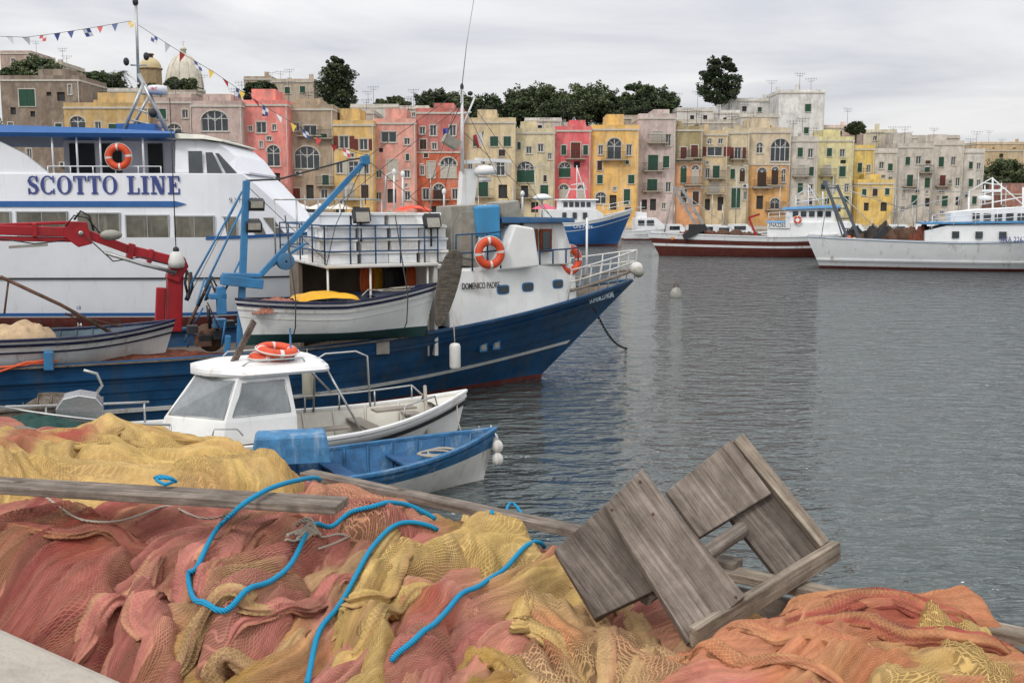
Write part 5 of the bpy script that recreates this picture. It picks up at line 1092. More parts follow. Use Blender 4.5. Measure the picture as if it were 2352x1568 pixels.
x2=D(1805,500).x;z2=D(1840,482).z;mb=MB();mb.loft([(x2,z1,z2,1.5,1.5),(x2+3.6,z1,z2+.2,1.5,1.4)]);mb.obj('wheelhouse',FW,T,bev=.03)
mb=MB();mb.loft([(x2-.3,z2,z2+.18,1.7,1.6),(x2+4,z2+.18,z2+.36,1.7,1.6)]);mb.loft([(x_-.1,z1,z1+.12,2.05,2.0),(x2-.01,z1,z1+.12,2.05,2.0)]);mb.obj('blue_trim',CYL,T)
for i in range(5): mb=MB();mb.bb((x2+.5+.6*i,-1.56,z2-.5),(x2+.9+.6*i,-1.3,z2-.1));mb.obj('window',GLASS,T)
p=D(1763,523);m_=MB();m_.bb((p.x,-2.02,p.z-.03),(p.x+1.65,-2.0,p.z+.46),0);m_.obj('name_board',FW,T);text('3NA2265',.42,BLK,T,(p.x+.05,-2.035,p.z+.06),bold=0,sx=.78)
lifebuoy(f.w(*D(1832,505,-2.08)),.3,(R(90),0,R(-14)),'orange lifebuoy on trawler deckhouse side')
mb=MB()
for a,b2,w_ in (((1548,432),(1600,520),.24),((1565,430),(1622,525),.24)): mb.beam(D(*a,-1),D(*b2,-1),w_,w_*.8,0);mb.beam(D(*a,1),D(*b2,1),w_,w_*.8,0)
for k_ in range(6): fr_=k_/5;mb.beam(D(1550+50*fr_,436+84*fr_,-1),D(1566+52*fr_,436+84*fr_,-1),.07,.07)
mb.beam(D(1553,432,-1),D(1553,432,1),.3,.3);mb.tube([D(1548,435,-1),D(1520,560,-1)],.05,6);mb.tube([D(1548,435,-1),D(1640,540,-1)],.03,6);mb.obj('stern_gantry',mat('gantry_pale',srgb(150,152,150),.7,var=.3),T)
mb=MB();mb.beam(D(1570,545,-1.9),D(1622,520,-1.9),.5,.5,0);mb.obj('deck_machinery',BLACK,T)
mb=MB();mb.box(D(1600,530,-1),(1.2,.8,1.0),0);mb.obj('net_hauler',BLACK,T)
mb=MB();mb.beam(D(1740,550,-1),D(1720,500,-1),.15,.15);mb.beam(D(1720,500,-1),D(1745,492,-1),.15,.15);mb.obj('davit',REDC,T)
for u in (1660,1690): mb=MB();mb.lathe([(.02,-.9),(.62,-.9),(.62,-.8),(.42,-.75),(.42,.75),(.62,.8),(.62,.9),(.02,.9)],D(u,545,-.6),18,0,True,Matrix.Rotation(R(90),3,'X'));mb.obj('net_drum',RUST,T)
heap(D(1600,556,-.1),2.2,1.3,.9,NETD,None,0,'net_heap',8,T,.3);heap(D(1725,556,-.1),1.4,1.3,.7,RUST,None,0,'net_heap',9,T,.3)
for i,(u,v) in enumerate(((1545,548),(1560,540),(1640,548))): mb=MB();mb.ball(D(u,v,-1.7),.16,0,8,6);mb.obj('net_float',simple('flu%d'%i,srgb(200,130,60)),T)
mb=MB()
for u,v in ((1857,425),(1890,440),(1828,450)): mb.tube([D(u,490,0),D(u,v,0)],.05,6)
for a,b2 in (((1828,465),(1900,455)),((1857,425),(1890,480)),((1845,440),(1870,440)),((1828,450),(1857,430))): mb.tube([D(*a,0),D(*b2,0)],.04,6)
mb.obj('mast',FW,T)
for a,b2 in (((1553,432),(1857,428)),((1857,428),(1765,508)),((1857,428),(1935,500)),((1553,432),(1700,540))): mb=MB();mb.tube([D(*a,-.2),D(*b2,-.2)],.022,5);mb.obj('rigging_pole',STEEL,T)
mb=MB();rail(mb,[D(u,v,-1.9) for u,v in ((1765,507),(1790,506),(1810,505))],.6,2,.025);mb.obj('railing',FW,T)
f=near(1200,567,6,-2.0)
zc2=lambda t:2.2+1.35*max(0,(t-.4)/.6)**1.6
T,W_,P_=simple_boat(f,9.6,2.2,zc2,1.5,[REDB,FBL,FW],[1,1,1,1,1,1,1,2],'blue hulled fishing trawler with white wheelhouse',cap=FW,bw=.3)
D=lambda u,v,y=-2.0:f.P(u,v,y)
mb=MB();band(mb,P_,lambda t:zc2(t)-.75,.06,0,1,.03);mb.obj('white_strake',FW,T)
x_=D(1288,490).x;z0=D(1288,500).z;z1=D(1300,482).z;z2=D(1310,460).z
mb=MB();mb.loft([(x_-1.5,z0-.8,z1,1.7,1.7),(x_+3.6,z0-.8,z1,1.6,1.5),(x_+4.3,z0-.8,z1-.4,1.3,1.2)]);mb.loft([(x_+.1,z1,z2,1.4,1.3),(x_+3.0,z1,z2,1.4,1.3),(x_+3.6,z1,z2,1.0,.9)]);mb.loft([(x_-.1,z2,z2+.12,1.6,1.5),(x_+3.8,z2,z2+.12,1.4,1.3)]);mb.obj('wheelhouse',FW,T,bev=.04)
for i in range(5): mb=MB();mb.bb((x_+.35+.56*i,-1.42,z1+.28),(x_+.75+.56*i,-1.2,z2-.15));mb.obj('window',GLASS,T)
for i in range(3): mb=MB();mb.bb((x_+.2+1.*i,-1.72,z0-.1),(x_+.6+1.*i,-1.5,z1-.25));mb.obj('window',GLASS,T)
mb=MB()
for a,b2 in (((1325,455),(1325,380)),((1300,455),(1310,432)),((1345,455),(1340,420)),((1305,435),(1348,435)),((1312,425),(1340,420)),((1325,385),(1340,430))): mb.tube([D(*a,0),D(*b2,0)],.045,6)
mb.obj('mast',FW,T);mb=MB();rail(mb,[D(u,v,-1.0) for u,v in ((1385,488),(1400,486),(1420,482),(1445,478))],.7,2,.03);mb.obj('railing',FW,T)
p=D(1316,524,-2.2);text('Ciro Padre',.5,simple('lettering_w2',(.75,.8,.85)),T,(p.x,-2.32,p.z),rot=(90,0,2),sx=.85)
f=near(1437,552,5,-1.5)
zg=lambda t:1.0+.5*t**2
T,W_,P_=simple_boat(f,6,1.4,zg,.7,[REDB,FW,FW],[1]*8,'small white patrol boat with low cabin',cap=FW,bw=.2);T.name='patrol_boat'
mb=MB();mb.loft([(1.2,.9,2.5,1.1,1.0),(3.6,.9,2.5,1.1,.9),(4.6,1.1,1.7,.9,.8)]);mb.loft([(1.5,2.5,3.2,.7,.6),(2.6,2.5,3.1,.7,.6)]);mb.obj('cabin',FW,T,bev=.04)
for a,b2 in ((1.5,2.2),(2.5,3.3)): mb=MB();mb.bb((a,-1.12,1.7),(b2,-1.0,2.25));mb.obj('window',GLASS,T)
mb=MB();mb.tube([(2,0,3.1),(2,0,4.3)],.04,6);mb.tube([(1.5,0,3.7),(2.5,0,3.7)],.03,6);mb.obj('mast',FW,T);mb=MB();rail(mb,[(x,-1.2,1.2) for x in (.2,1.2,3.6,4.6,5.6)],.6,2,.02);mb.obj('railing',FW,T)
text('GUARDIA COSTIERA',.22,BLK,T,(1.0,-1.43,.55))
mb=MB();band(mb,P_,lambda t:.55,.5,.62,.66,.02,sides=(-1,));mb.obj('red_band',simple('band_red',srgb(200,50,50)),T)
def small(u,y,L,deg,c,cab):
    p=on_y(u,540,y);f=Frame(p.x,y,deg);zz=lambda t:.75+.3*t**2
    T,W_,P_=simple_boat(f,L,L*.17,zz,.5,[REDB,c,FW],[1]*8,'small moored motor boat with cabin at far quay',cap=FW,bw=.2);T.name='motor_boat';T['group']='small boats moored along the far quay'
    mb=MB();mb.loft([(L*.3,.6,1.9,L*.11,L*.1),(L*.6,.6,1.9,L*.11,L*.09),(L*.72,.7,1.1,L*.09,L*.07)]);mb.obj('cabin',FW,T)
    for s_ in (-1,1): mb=MB();mb.bb((L*.34,s_*L*.1,1.3),(L*.56,s_*L*.112,1.7));mb.obj('window',GLASS,T)
    if cab: mb=MB();mb.tube([(L*.45,0,1.9),(L*.45,0,cab)],.05,6);mb.obj('mast',STEEL,T)
for a in ((640,106,6,10,FBL,5),(700,108,7,-8,FW,0),(745,104,5,20,FW,6),(1040,110,6,0,FW,5),(1575,112,6,-15,FW,5),(1640,114,6,10,FW,0),(1720,114,7,-10,FW,6),(1990,112,7,8,FW,5),(2060,114,6,-10,FBL,0),(1120,112,6,10,FBL,6),(1500,114,5,0,FW,4),(1545,108,5,5,FBL,0),(1610,106,5,12,FW,4),(1850,113,6,-6,FW,7),(1900,115,6,10,FW,6),(2130,112,7,0,FW,6),(2190,114,6,-8,FBL,5),(2250,112,6,6,FW,6)): small(*a)
b0=on_z(1553,683,0);mb=MB();mb.lathe([(.02,-.2),(.2,-.15),(.27,.05),(.25,.25),(.16,.38),(.06,.44),(.02,.45)],(0,0,0),16,0);mb.tube([(.1*math.cos(a),0,.52+.1*math.sin(a)) for a in [i*.785 for i in range(8)]],.02,5,1,closed=True);mb.obj('mooring_buoy',[mat('buoy_paint',srgb(150,148,140),.7,var=.3,s=6,streak=.8,scol=(.08,.08,.06)),RUST],loc=b0,label='grey white mooring buoy floating on the water',cat='buoy')
# ================================================================ FOREGROUND NETS
def en(x,y):
    d=Vector((x,y,0))-E0;return d.dot(EE),d.dot(EN)
def nz3(x,y,s): return noise.noise(Vector((x,y,s)))
def fcoord(x,y,ang,seed):
    wx=x+.30*nz3(x*1.3,y*1.3,seed+5)+.09*nz3(x*3.8,y*3.8,seed+6)+.012*nz3(x*13,y*13,seed+16);wy=y+.30*nz3(x*1.3,y*1.3,seed+9)+.09*nz3(x*3.8,y*3.8,seed+11)+.012*nz3(x*13,y*13,seed+12)
    c,s=math.cos(ang),math.sin(ang);return wx*c+wy*s,-wx*s+wy*c
def fold(al,ac,seed,amp=1):
    b1=min(1,2.4*abs(nz3(al*1.1,ac*4.6,seed)));b2=min(1,2.2*abs(nz3(al*1.5,ac*11,seed+3)));b3=min(1,2.2*abs(nz3(al*2.6,ac*25,seed+7)));b4=min(1,2*abs(nz3(al*5,ac*58,seed+8)))
    return amp*(.062*b1**.8+.040*b2**.8+.017*b3**.9+.006*b4)
def base_h(x,y):
    e,n=en(x,y)
    pr=sst((n+.16)/.17)*(1-.55*sst((n-1.25)/.36))
    return 2.33+pr*(.47-.09*sst((e-.9)/.8)+.05*sst((e-2.2)/.5)+.07*nz3(x*2.1,y*2.1,1)+.04*nz3(x*4.5,y*4.5,4)-.04*sst((n-.9)/.8)-.03*(1-sst((n-.04)/.15)))
BA=R(58)
def net_hc(x,y):
    e,n=en(x,y);al,ac=fcoord(x,y,BA,20);return base_h(x,y)+(.35+.65*sst((n+.02)/.22))*fold(al,ac,20),al,ac
def C_(r,g,b): return srgb(r,g,b,.90)
YEL=C_(206,174,110);YEL2=C_(182,146,84);PNK=C_(198,128,116);PNKD=C_(164,92,84);ORG=C_(200,134,98);RED_=C_(176,92,78);TAN=C_(192,156,114)
def netmat(name,rough=.95,alpha=False):
    m=bpy.data.materials.new(name);m.use_nodes=True
    nt=m.node_tree;N=nt.nodes;K=nt.links.new;b=N['Principled BSDF']
    at=N.new('ShaderNodeAttribute');at.attribute_name='netcol'
    tc=N.new('ShaderNodeTexCoord')
    def M(op,a,b_=None):
        n=N.new('ShaderNodeMath');n.operation=op
        for i,v in enumerate((a,b_)):
            if v is None: continue
            if isinstance(v,(int,float)): n.inputs[i].default_value=v
            else: K(v,n.inputs[i])
        return n.outputs[0]
    def NZ(sc_,vec=(1,1,1),det=6,ro=.6):
        mp=N.new('ShaderNodeMapping');mp.inputs['Scale'].default_value=vec;K(tc.outputs['UV'],mp.inputs[0])
        n=N.new('ShaderNodeTexNoise');n.inputs['Scale'].default_value=sc_;n.inputs['Detail'].default_value=det;n.inputs['Roughness'].default_value=ro;K(mp.outputs[0],n.inputs[0]);return n
    def MR(x,a,b_,c,d):
        mr=N.new('ShaderNodeMapRange');K(x,mr.inputs[0])
        for i,v in enumerate((a,b_,c,d)): mr.inputs[i+1].default_value=v
        return mr.outputs[0]
    wn=NZ(6,det=2);wa=N.new('ShaderNodeMix');wa.data_type='VECTOR';wa.inputs[0].default_value=.05;K(tc.outputs['UV'],wa.inputs[4]);K(wn.outputs[1],wa.inputs[5])
    sp_=N.new('ShaderNodeSeparateXYZ');K(wa.outputs[1],sp_.inputs[0]);k=2*math.pi/.015
    s1=M('ABSOLUTE',M('SINE',M('MULTIPLY',M('ADD',M('MULTIPLY',sp_.outputs[0],.6),sp_.outputs[1]),k)))
    s2=M('ABSOLUTE',M('SINE',M('MULTIPLY',M('SUBTRACT',M('MULTIPLY',sp_.outputs[0],.6),sp_.outputs[1]),k)))
    mn=M('MINIMUM',s1,s2)
    vis=MR(NZ(3.2,det=3).outputs[0],.38,.56,.1,1)
    gap=MR(mn,.2,.55,0,1)
    mesh=M('SUBTRACT',1.06,M('MULTIPLY',M('MULTIPLY',gap,vis),.34))  # gaps between threads darkened in the colour, painting the shade of depth
    st=NZ(1,(5,52,1),6,.65);stv=MR(st.outputs[0],.3,.7,.72,1.14)
    n4=NZ(45,det=6,ro=.75);m4=MR(n4.outputs[0],.3,.7,.82,1.12)
    tot=M('MULTIPLY',M('MULTIPLY',mesh,stv),m4)
    big=NZ(1,(2.2,13,1),5);hue=MR(big.outputs[0],.42,.64,0,.35)
    mxh=N.new('ShaderNodeMix');mxh.data_type='RGBA';K(hue,mxh.inputs[0]);K(at.outputs['Color'],mxh.inputs[6]);mxh.inputs[7].default_value=(.40,.27,.16,1)
    sv=N.new('ShaderNodeVectorMath');sv.operation='SCALE';K(mxh.outputs[2],sv.inputs[0]);K(tot,sv.inputs['Scale'])
    K(sv.outputs[0],b.inputs['Base Color']);b.inputs['Roughness'].default_value=rough;b.inputs['Specular IOR Level'].default_value=.06
    if alpha: K(M('SUBTRACT',1.0,M('MULTIPLY',M('MULTIPLY',gap,MR(NZ(2.2,det=2).outputs[0],.42,.58,.05,1)),.65)),b.inputs['Alpha'])
    bp=N.new('ShaderNodeBump');bp.inputs['Strength'].default_value=.7;bp.inputs['Distance'].default_value=.005;K(M('ADD',M('MULTIPLY',stv,1.4),M('ADD',mesh,n4.outputs[0])),bp.inputs['Height']);K(bp.outputs[0],b.inputs['Normal'])
    return m
NETM=netmat('fishing_net');NETA=netmat('sheer_fishing_net',alpha=True)
def mixc(a,b,f): return tuple(a[i]*(1-f)+b[i]*f for i in range(3))
def blob_col(x,y,al,ac,blobs,base,seed):
    c=base;xx=x+.12*nz3(x*3,y*3,seed);yy=y+.12*nz3(x*3,y*3,seed+4)
    for bx,by,r,cc in blobs:
        d=math.hypot(xx-bx,yy-by)/r;c=mixc(c,cc,sst(1.4-d))
    g=nz3(al*1.2,ac*6,seed+8);c=mixc(c,YEL if g>0 else PNKD,min(.4,abs(g)*.8));return c
def attr_mesh(name,vs,fs,cols,uv,m,label):
    me=bpy.data.meshes.new(name);me.from_pydata(vs,[],fs);me.materials.append(m)
    ca=me.color_attributes.new('netcol','FLOAT_COLOR','POINT');fl=[]
    for c in cols: fl+=[c[0],c[1],c[2],1]
    ca.data.foreach_set('color',fl)
    ul=me.uv_layers.new(name='UVMap');li=[0]*len(me.loops);me.loops.foreach_get('vertex_index',li);ff=[]
    for k_ in li: ff+=uv[k_]
    ul.data.foreach_set('uv',ff);me.polygons.foreach_set('use_smooth',[True]*len(fs));me.update()
    o=bpy.data.objects.new(name,me);COL.objects.link(o);o['label']=label;o['category']='fishing net';o['group']='fishing nets piled on the quay';return o
def netmesh(name,hf,region,step,colf,label,m=None):
    xs0,xs1,ys0,ys1=region;nx=int((xs1-xs0)/step)+1;ny=int((ys1-ys0)/step)+1
    idx={};vs=[];cols=[];uv=[]
    for j in range(ny):
        y=ys0+j*step
        for i in range(nx):
            x=xs0+i*step;r=hf(x,y)
            if r is None: continue
            z,al,ac=r
            idx[(i,j)]=len(vs);vs.append((x,y,z));cols.append(colf(x,y,al,ac));uv.append((al,ac+z*.5))
    fs=[]
    for j in range(ny-1):
        for i in range(nx-1):
            q_=[idx.get(k_) for k_ in ((i,j),(i+1,j),(i+1,j+1),(i,j+1))]
            if None not in q_: fs.append(q_)
    return attr_mesh(name,vs,fs,cols,uv,m or NETM,label)
def B3(lst): return [(on_z(u,v,2.88).x,on_z(u,v,2.88).y,r,c) for u,v,r,c in lst]
bl=B3([(150,1200,.35,PNKD),(80,1400,.3,PNKD),(300,1380,.25,PNK),(540,1330,.25,TAN),(650,1200,.3,PNK),(620,1480,.3,PNK),(760,1300,.18,TAN),(900,1480,.25,PNK),(1120,1400,.25,PNK),(1250,1300,.22,YEL),(1450,1480,.3,TAN),(1100,1180,.2,YEL2),(1750,1400,.25,TAN),(2000,1420,.3,ORG),(500,1450,.2,YEL2),(1900,1480,.25,RED_),(2250,1480,.25,TAN),(1250,1540,.2,PNK)])
def hb(x,y):
    e,n=en(x,y)
    if n<-.03-.0 or n>1.60+.03*nz3(x*5,y*5,3) or e>4.2: return None
    return net_hc(x,y)
netmesh('fishing_net',hb,(-3.4,2.9,1.3,6.3),.0088,lambda x,y,al,ac:blob_col(x,y,al,ac,bl,PNK,3),'large faded pink and tan fishing net pile on quay')
def pdist(x,y,poly):
    ins=False;dm=9;n=len(poly)
    for i in range(n):
        ax,ay=poly[i];bx,by=poly[(i+1)%n]
        if (ay>y)!=(by>y) and x<(bx-ax)*(y-ay)/(by-ay)+ax: ins=not ins
        dx,dy=bx-ax,by-ay;t=clamp(((x-ax)*dx+(y-ay)*dy)/(dx*dx+dy*dy));d=math.hypot(x-ax-t*dx,y-ay-t*dy);dm=min(dm,d)
    return dm if ins else -dm
patches=[]
def patch(px,zr,hgt,ang,seed,blobs,base,label,step=.0088,soft=.12,amp=.9,lo=2.4,m=None):
    poly=[(on_z(u,v,zr).x,on_z(u,v,zr).y) for u,v in px];bl_=B3(blobs)
    X_=[p[0] for p in poly];Y_=[p[1] for p in poly]
    def hf(x,y):
        e,n=en(x,y)
        if n>1.58: return None
        d=pdist(x+.09*nz3(x*4,y*4,seed)+.02*nz3(x*22,y*22,seed),y+.09*nz3(x*4,y*4,seed+3)+.02*nz3(x*22,y*22,seed+1),poly)
        if d<-.03: return None
        al,ac=fcoord(x,y,ang,seed)
        return max(base_h(x,y),lo)+.02+hgt*(sst((d+.03)/soft)**.6)-.07*(1-sst((d+.03)/.06))+ (sst((d+.02)/.1))*(fold(al,ac,seed,amp)+.05*nz3(x*3,y*3,seed)),al,ac
    netmesh('fishing_net',hf,(min(X_)-.1,max(X_)+.1,min(Y_)-.1,max(Y_)+.1),step,lambda x,y,al,ac:blob_col(x,y,al,ac,bl_,base,seed),label,m)
    patches.append((hf,(min(X_)-.1,max(X_)+.1,min(Y_)-.1,max(Y_)+.1)))
patch([(-200,1005),(60,1000),(180,985),(330,962),(450,990),(560,1020),(660,1080),(700,1108),(500,1125),(200,1115),(-200,1105)],2.95,.1,R(150),41,[(170,1060,.14,RED_),(60,1075,.1,PNKD)],YEL,'golden yellow fishing net heap at quay edge',soft=.22,lo=2.8)
patch([(1010,1200),(1100,1160),(1240,1175),(1310,1225),(1240,1272),(1050,1260),(960,1300),(880,1410),(800,1510),(720,1550),(730,1440),(820,1310),(890,1235)],2.93,.06,R(60),53,[(1000,1230,.1,YEL2)],YEL,'yellow fishing net draped over the pink nets',m=NETA)
patch([(1170,1300),(1330,1330),(1500,1400),(1640,1500),(1560,1580),(1400,1640),(1150,1620),(1080,1500),(1180,1430)],2.86,.05,R(110),67,[(1250,1400,.12,ORG),(1150,1540,.12,YEL2)],TAN,'tan and ochre fishing net bunched on pile',m=NETA)
patch([(1560,1520),(1700,1470),(1880,1400),(2050,1380),(2230,1420),(2400,1500),(2450,1660),(1500,1660),(1480,1580)],2.82,.09,R(20),77,[(1700,1500,.15,ORG),(2100,1430,.15,RED_),(2150,1520,.14,YEL),(1650,1560,.1,PNK)],ORG,'orange and red fishing net heap by planks')
patch([(2050,1480),(2200,1440),(2330,1500),(2360,1660),(2050,1680),(1980,1560)],2.85,.09,R(95),83,[],YEL,'yellow fishing net draped over orange nets',m=NETA)
patch([(960,1540),(1060,1490),(1200,1500),(1230,1560),(1250,1640),(1000,1660)],2.88,.07,R(20),91,[],YEL2,'small mustard coloured net bundle')
patch([(440,1210),(560,1160),(700,1165),(760,1220),(700,1330),(600,1400),(500,1430),(430,1370)],2.92,.07,R(70),99,[(600,1330,.15,TAN)],PNK,'rounded pink net bulge tied with blue rope',m=NETA)
patch([(-100,1160),(150,1150),(330,1200),(300,1330),(180,1400),(40,1380),(-100,1330)],2.92,.05,R(50),105,[(200,1250,.12,RED_)],PNKD,'dusky red fishing net layer over pile',m=NETA)
patch([(180,1400),(330,1330),(430,1390),(420,1500),(330,1600),(150,1560)],2.88,.06,R(60),111,[(300,1450,.1,PNKD)],PNK,'salmon pink fishing net swag',m=NETA)
patch([(900,1330),(1020,1300),(1120,1340),(1060,1440),(960,1500),(860,1480)],2.9,.06,R(45),117,[(1000,1400,.1,RED_)],PNK,'salmon pink fishing net billow',m=NETA)
patch([(700,1110),(860,1130),(1010,1180),(900,1210),(760,1200),(690,1150)],2.92,.06,R(170),121,[],PNK,'pink fishing net swell beside the edge plank',m=NETA)
def top_h(x,y):
    z=net_hc(x,y)[0]
    for hf,(a,b_,c,d) in patches:
        if a<x<b_ and c<y<d:
            k_=hf(x,y)
            if k_ is not None: z=max(z,k_[0])
    return z
def hit(u,v):
    d=ray(u,v);t=2.2
    while t<8:
        p=EYE+d*t
        if p.z<top_h(p.x,p.y): return p
        t+=.012
    return on_z(u,v,2.9)
def spline(P_,sub):
    out=[];n=len(P_)
    for i in range(n-1):
        p0,p1,p2,p3=P_[max(i-1,0)],P_[i],P_[i+1],P_[min(i+2,n-1)]
        for k_ in range(sub):
            t=k_/sub;out.append(.5*((2*p1)+(-p0+p2)*t+(2*p0-5*p1+4*p2-p3)*t*t+(-p0+3*p1-3*p2+p3)*t**3))
    out.append(P_[-1].copy());return out
def smoothz(out,k=2):
    for _ in range(k):
        for i in range(1,len(out)-1): out[i]=Vector((out[i].x,out[i].y,(out[i-1].z+out[i].z*2+out[i+1].z)/4+.0004))
rollpts=[]
def net_roll(px,r,col,seed,label,lat=0):
    P0=[hit(u,v) for u,v in px];out=spline(P0,14);n=len(out)
    base=[p.copy() for p in out]
    for i,p in enumerate(out):
        t=(base[min(i+1,n-1)]-base[max(i-1,0)]);t.z=0;t.normalize();sd=Vector((t.y,-t.x,0));f=i/(n-1)
        off=lat*(.5+.9*math.sin(math.pi*f))+.05*nz3(f*3,lat*20,seed);out[i]=p+sd*off
    for p in out: p.z=top_h(p.x,p.y)-r*.45
    smoothz(out,5);ns=28;vs=[];cols=[];uv=[];s=0
    for i,p in enumerate(out):
        t=(out[min(i+1,n-1)]-out[max(i-1,0)]).normalized();sd=t.cross(Vector((0,0,1))).normalized();upv=sd.cross(t)
        if i: s+=(out[i]-out[i-1]).length
        f=i/(n-1);taper=sst(f/.35)*sst((1-f)/.35);p=p-Vector((0,0,(1-taper)*r*1.2))
        rollpts.append((p.x,p.y,p.z,r*1.1*(.3+.7*taper)))
        for j in range(ns):
            th=2*math.pi*j/ns;aw=th/6.283+s*.35;a1_=nz3(math.cos(aw*6.283)*2.0,math.sin(aw*6.283)*2.0+s*1.2,seed);a2_=nz3(math.cos(aw*6.283)*5,math.sin(aw*6.283)*5+s*2,seed+4)
            rr_0=r*(.4+.6*taper)*(.72+.6*min(1,2.2*abs(a1_))+.3*min(1,2*abs(a2_))+.35*nz3(s*4,0,seed+9))
            vs.append(p+sd*math.cos(th)*rr_0*1.7+upv*math.sin(th)*rr_0*.9);cols.append(mixc(col,YEL if a1_>0 else PNKD,min(.35,abs(a1_))));uv.append((s,aw*r*5))
    fs=[(i*ns+j,i*ns+(j+1)%ns,(i+1)*ns+(j+1)%ns,(i+1)*ns+j) for i in range(n-1) for j in range(ns)]
    attr_mesh('net_strand',[tuple(v) for v in vs],fs,cols,uv,NETM,label)
RL='twisted strand of bunched fishing net'
k_i=0
for px,r,c in (([(740,1150),(620,1180),(510,1250),(450,1350),(440,1440)],.022,PNK),([(1050,1270),(930,1340),(850,1440),(790,1520),(750,1600)],.021,YEL),([(1080,1165),(930,1215),(850,1300),(800,1400),(740,1500)],.019,YEL),([(480,1200),(360,1270),(260,1370),(190,1470),(150,1560)],.022,PNK),([(720,1390),(600,1450),(480,1480),(390,1580)],.022,TAN),([(1260,1255),(1190,1340),(1210,1430),(1300,1500),(1400,1590)],.019,YEL),([(1650,1480),(1800,1420),(1980,1385),(2180,1420),(2340,1500),(2420,1570)],.022,RED_),([(960,1600),(1070,1525),(1180,1530),(1280,1600)],.021,YEL2),([(1440,1600),(1580,1520),(1740,1480),(1920,1500),(2050,1540)],.020,ORG),([(-60,1185),(120,1215),(290,1250),(460,1230)],.020,PNKD),([(0,1060),(160,1010),(310,985),(460,1020),(620,1085)],.018,YEL),([(950,1280),(790,1320),(680,1390),(580,1440),(500,1540)],.020,PNK),([(1280,1310),(1400,1390),(1450,1480),(1410,1600)],.019,TAN),([(300,1600),(350,1460),(330,1370),(430,1280)],.019,PNK)):
    for lat in ((.0,) if k_i%2 else (-.03,.045)):
        net_roll(px,r,c,int(px[0][0]+px[0][1])+int(lat*1000),RL,lat)
    k_i+=1
def top2(x,y):
    z=top_h(x,y)
    for (px_,py_,pz,r) in rollpts:
        dx=px_-x
        if abs(dx)<.05:
            d=dx*dx+(py_-y)**2
            if d<(r*1.5)**2: z=max(z,pz+r*.95*math.sqrt(max(0,1-d/(r*1.5)**2)))
    return z
def rope(px,r,m,label,sub=8,name='rope',lift=.6,sm=10):
    fix=[len(p)>2 for p in px];P_=[on_z(*p) if len(p)>2 else hit(*p) for p in px];out=spline(P_,sub)
    for i,q_ in enumerate(out):
        k_=i//sub
        if not (fix[min(k_,len(fix)-1)] or fix[min(k_+1,len(fix)-1)]): q_.z=top2(q_.x,q_.y)+r*lift+.004
    zz=[o_.z for o_ in out];n=len(zz)
    mxz=[max(zz[max(0,i-2):i+3]) for i in range(n)]
    for i in range(n): out[i].z=.5*mxz[i]+.5*zz[i]
    smoothz(out,sm)
    mb=MB();mb.tube(out,r,10);return mb.obj(name,m,label=label,cat='rope')
BR='thick bright blue rope looped over the nets'
rope([(735,1106,2.98),(680,1108,3.05),(620,1125,3.075),(575,1150,3.072),(535,1185,3.03),(500,1235),(455,1310),(435,1370),(460,1415),(520,1430),(580,1395),(640,1330),(700,1270),(745,1225),(800,1195),(870,1175),(930,1175),(1000,1200)],.0082,ROPEB,BR)
rope([(1005,1228),(915,1225),(860,1270),(820,1340),(770,1420),(725,1490),(705,1580)],.0082,ROPEB,BR)
rope([(1250,1265),(1180,1300),(1110,1350),(1050,1395),(1000,1440),(960,1480),(900,1545)],.008,ROPEB,BR)
rope([(355,1098,3.07),(375,1094,3.08),(400,1104,3.07),(380,1112,3.08),(360,1102,3.075),(385,1098,3.09),(405,1108,3.07)],.006,ROPEB,'blue rope end knotted on the plank',sm=1)
rope([(1130,1182),(1165,1180),(1200,1188)],.008,ROPEB,'short blue rope piece emerging from net')
rope([(100,1148),(160,1185),(230,1222),(330,1222),(420,1195),(520,1186)],.004,ROPEW,'thin pale cord lying across the nets')
rnd=random.Random(6)
kn=[(660,1250),(690,1232)]+[(705+rnd.uniform(-28,28),1240+rnd.uniform(-24,24)) for _ in range(20)]+[(735,1240)]
rope(kn,.0055,ROPEW,'frayed cream rope knotted around the blue rope',lift=2.4,sm=1)
rope([(700,1255),(672,1262),(655,1248)],.004,ROPEW,'loose frayed end of cream rope')
rope([(735,1240),(770,1235),(800,1245),(790,1262),(730,1272)],.004,ROPEW,'thin grey rope end lying on nets')
# ================================================================ PLANKS AND TIMBER CRATE
def board(name,corners,thick,m,parent=None,label=None,cat=None,bev=.003):
    c=[Vector(p) for p in corners];x=((c[1]-c[0])+(c[2]-c[3])).normalized();yv=((c[3]-c[0])+(c[2]-c[1]));z=x.cross(yv).normalized();y=z.cross(x);o=sum(c,Vector())/4
    if z.dot(EYE-o)<0: z=-z;y=-y
    M=Matrix((x,y,z)).transposed();Mi=M.inverted();vs=[Mi@(p-o) for p in c];vs=[Vector((v.x,v.y,0)) for v in vs]
    mb=MB();mb.prism(vs,(0,0,-thick));ob=mb.obj(name,m,parent,bev=bev,label=label,cat=cat);ob.matrix_local=Matrix.Translation(o)@M.to_4x4();return ob
def hplank(p,q_,w,z,th,m,label):
    a=on_z(*p,z);b_=on_z(*q_,z);d=(b_-a).normalized();n_=Vector((-d.y,d.x,0))*w/2
    board('wooden_plank',[a-n_,b_-n_,b_+n_,a+n_],th,m,None,label,'plank',bev=.004)
hplank((-120,1098),(786,1151),.12,3.06,.028,WOODG,'long weathered grey plank lying on the nets')
def eplank(e0,e1,n0,z,w,m,label):
    board('wooden_plank',[q(e0,n0-w/2,z),q(e1,n0-w/2,z),q(e1,n0+w/2,z),q(e0,n0+w/2,z)],.028,m,None,label,'plank')
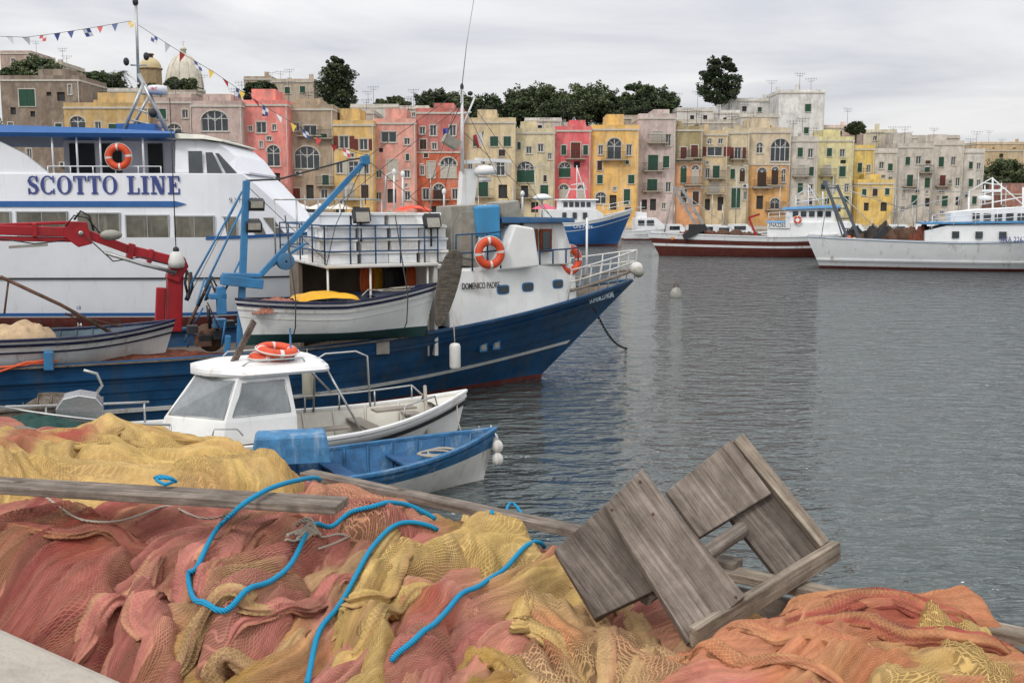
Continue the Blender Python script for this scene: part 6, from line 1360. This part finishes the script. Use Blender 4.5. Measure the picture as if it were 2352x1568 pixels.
eplank(.0,1.95,.02,2.885,.075,WOODG,'weathered plank edging the quay beside nets')
eplank(1.75,4.0,.045,2.865,.075,WOODL,'long pale edge plank along the quay')
FT=thing('timber_crate','grey weathered crate of nailed boards tipped on nets','crate',(0,0,0))
yF=lambda v:3.06-(v-1075)/395*.34
yB=lambda v:3.46-(v-995)/330*.32
fp=lambda u,v,o=0:on_y(u,v,yF(v)+o)
bp_=lambda u,v,o=0:on_y(u,v,yB(v)+o)
board('board',[fp(1388,1160),fp(1582,1475),fp(1712,1368),fp(1475,1075)],.034,WOODG,FT)
board('board',[fp(1273,1262,.045),fp(1368,1418,.045),fp(1560,1330,.045),fp(1398,1150,.045)],.032,WOODG2,FT)
board('board',[fp(1372,1420,.1),fp(1580,1290,.1),fp(1540,1235,.1),fp(1330,1350,.1)],.04,WOODG2,FT)
board('board',[bp_(1530,1128),bp_(1608,1232),bp_(1772,1132),bp_(1680,1008)],.03,WOODG,FT)
board('board',[bp_(1598,1090,.04),bp_(1790,1328,.04),bp_(1905,1243,.04),bp_(1700,998,.04)],.03,WOODG2,FT)
board('board',[bp_(1684,1012,.0),bp_(1886,1255,.0),bp_(1906,1241,.0),bp_(1708,994,.0)],.035,WOODL,FT)
def stick(name,a,b_,w,h,m,rnd_=False):
    mb=MB();L=(b_-a).length
    if rnd_: mb.tube([(-L/2,0,0),(0,.003,0),(L/2,0,0)],w,12)
    else: mb.bb((-L/2,-w/2,-h/2),(L/2,w/2,h/2))
    ob=mb.obj(name,m,FT,bev=.004 if not rnd_ else 0);ob.matrix_local=Matrix.Translation((a+b_)/2)@(b_-a).to_track_quat('X','Z').to_matrix().to_4x4()
stick('foot_rail',on_y(1592,1464,2.70),on_y(1922,1262,3.16),.03,.06,WOODL)
stick('round_bar',fp(1480,1370,.08),bp_(1705,1215,.0),.026,0,WOODG,True)
for u,v in ((1405,1170),(1470,1105),(1600,1440),(1690,1370),(1500,1180)):
    p=fp(u,v,-.004);mb=MB();mb.ball((0,0,0),.005,0,8,5);mb.obj('nail_head',RUST,FT,loc=p)
print('done',len(bpy.data.objects))
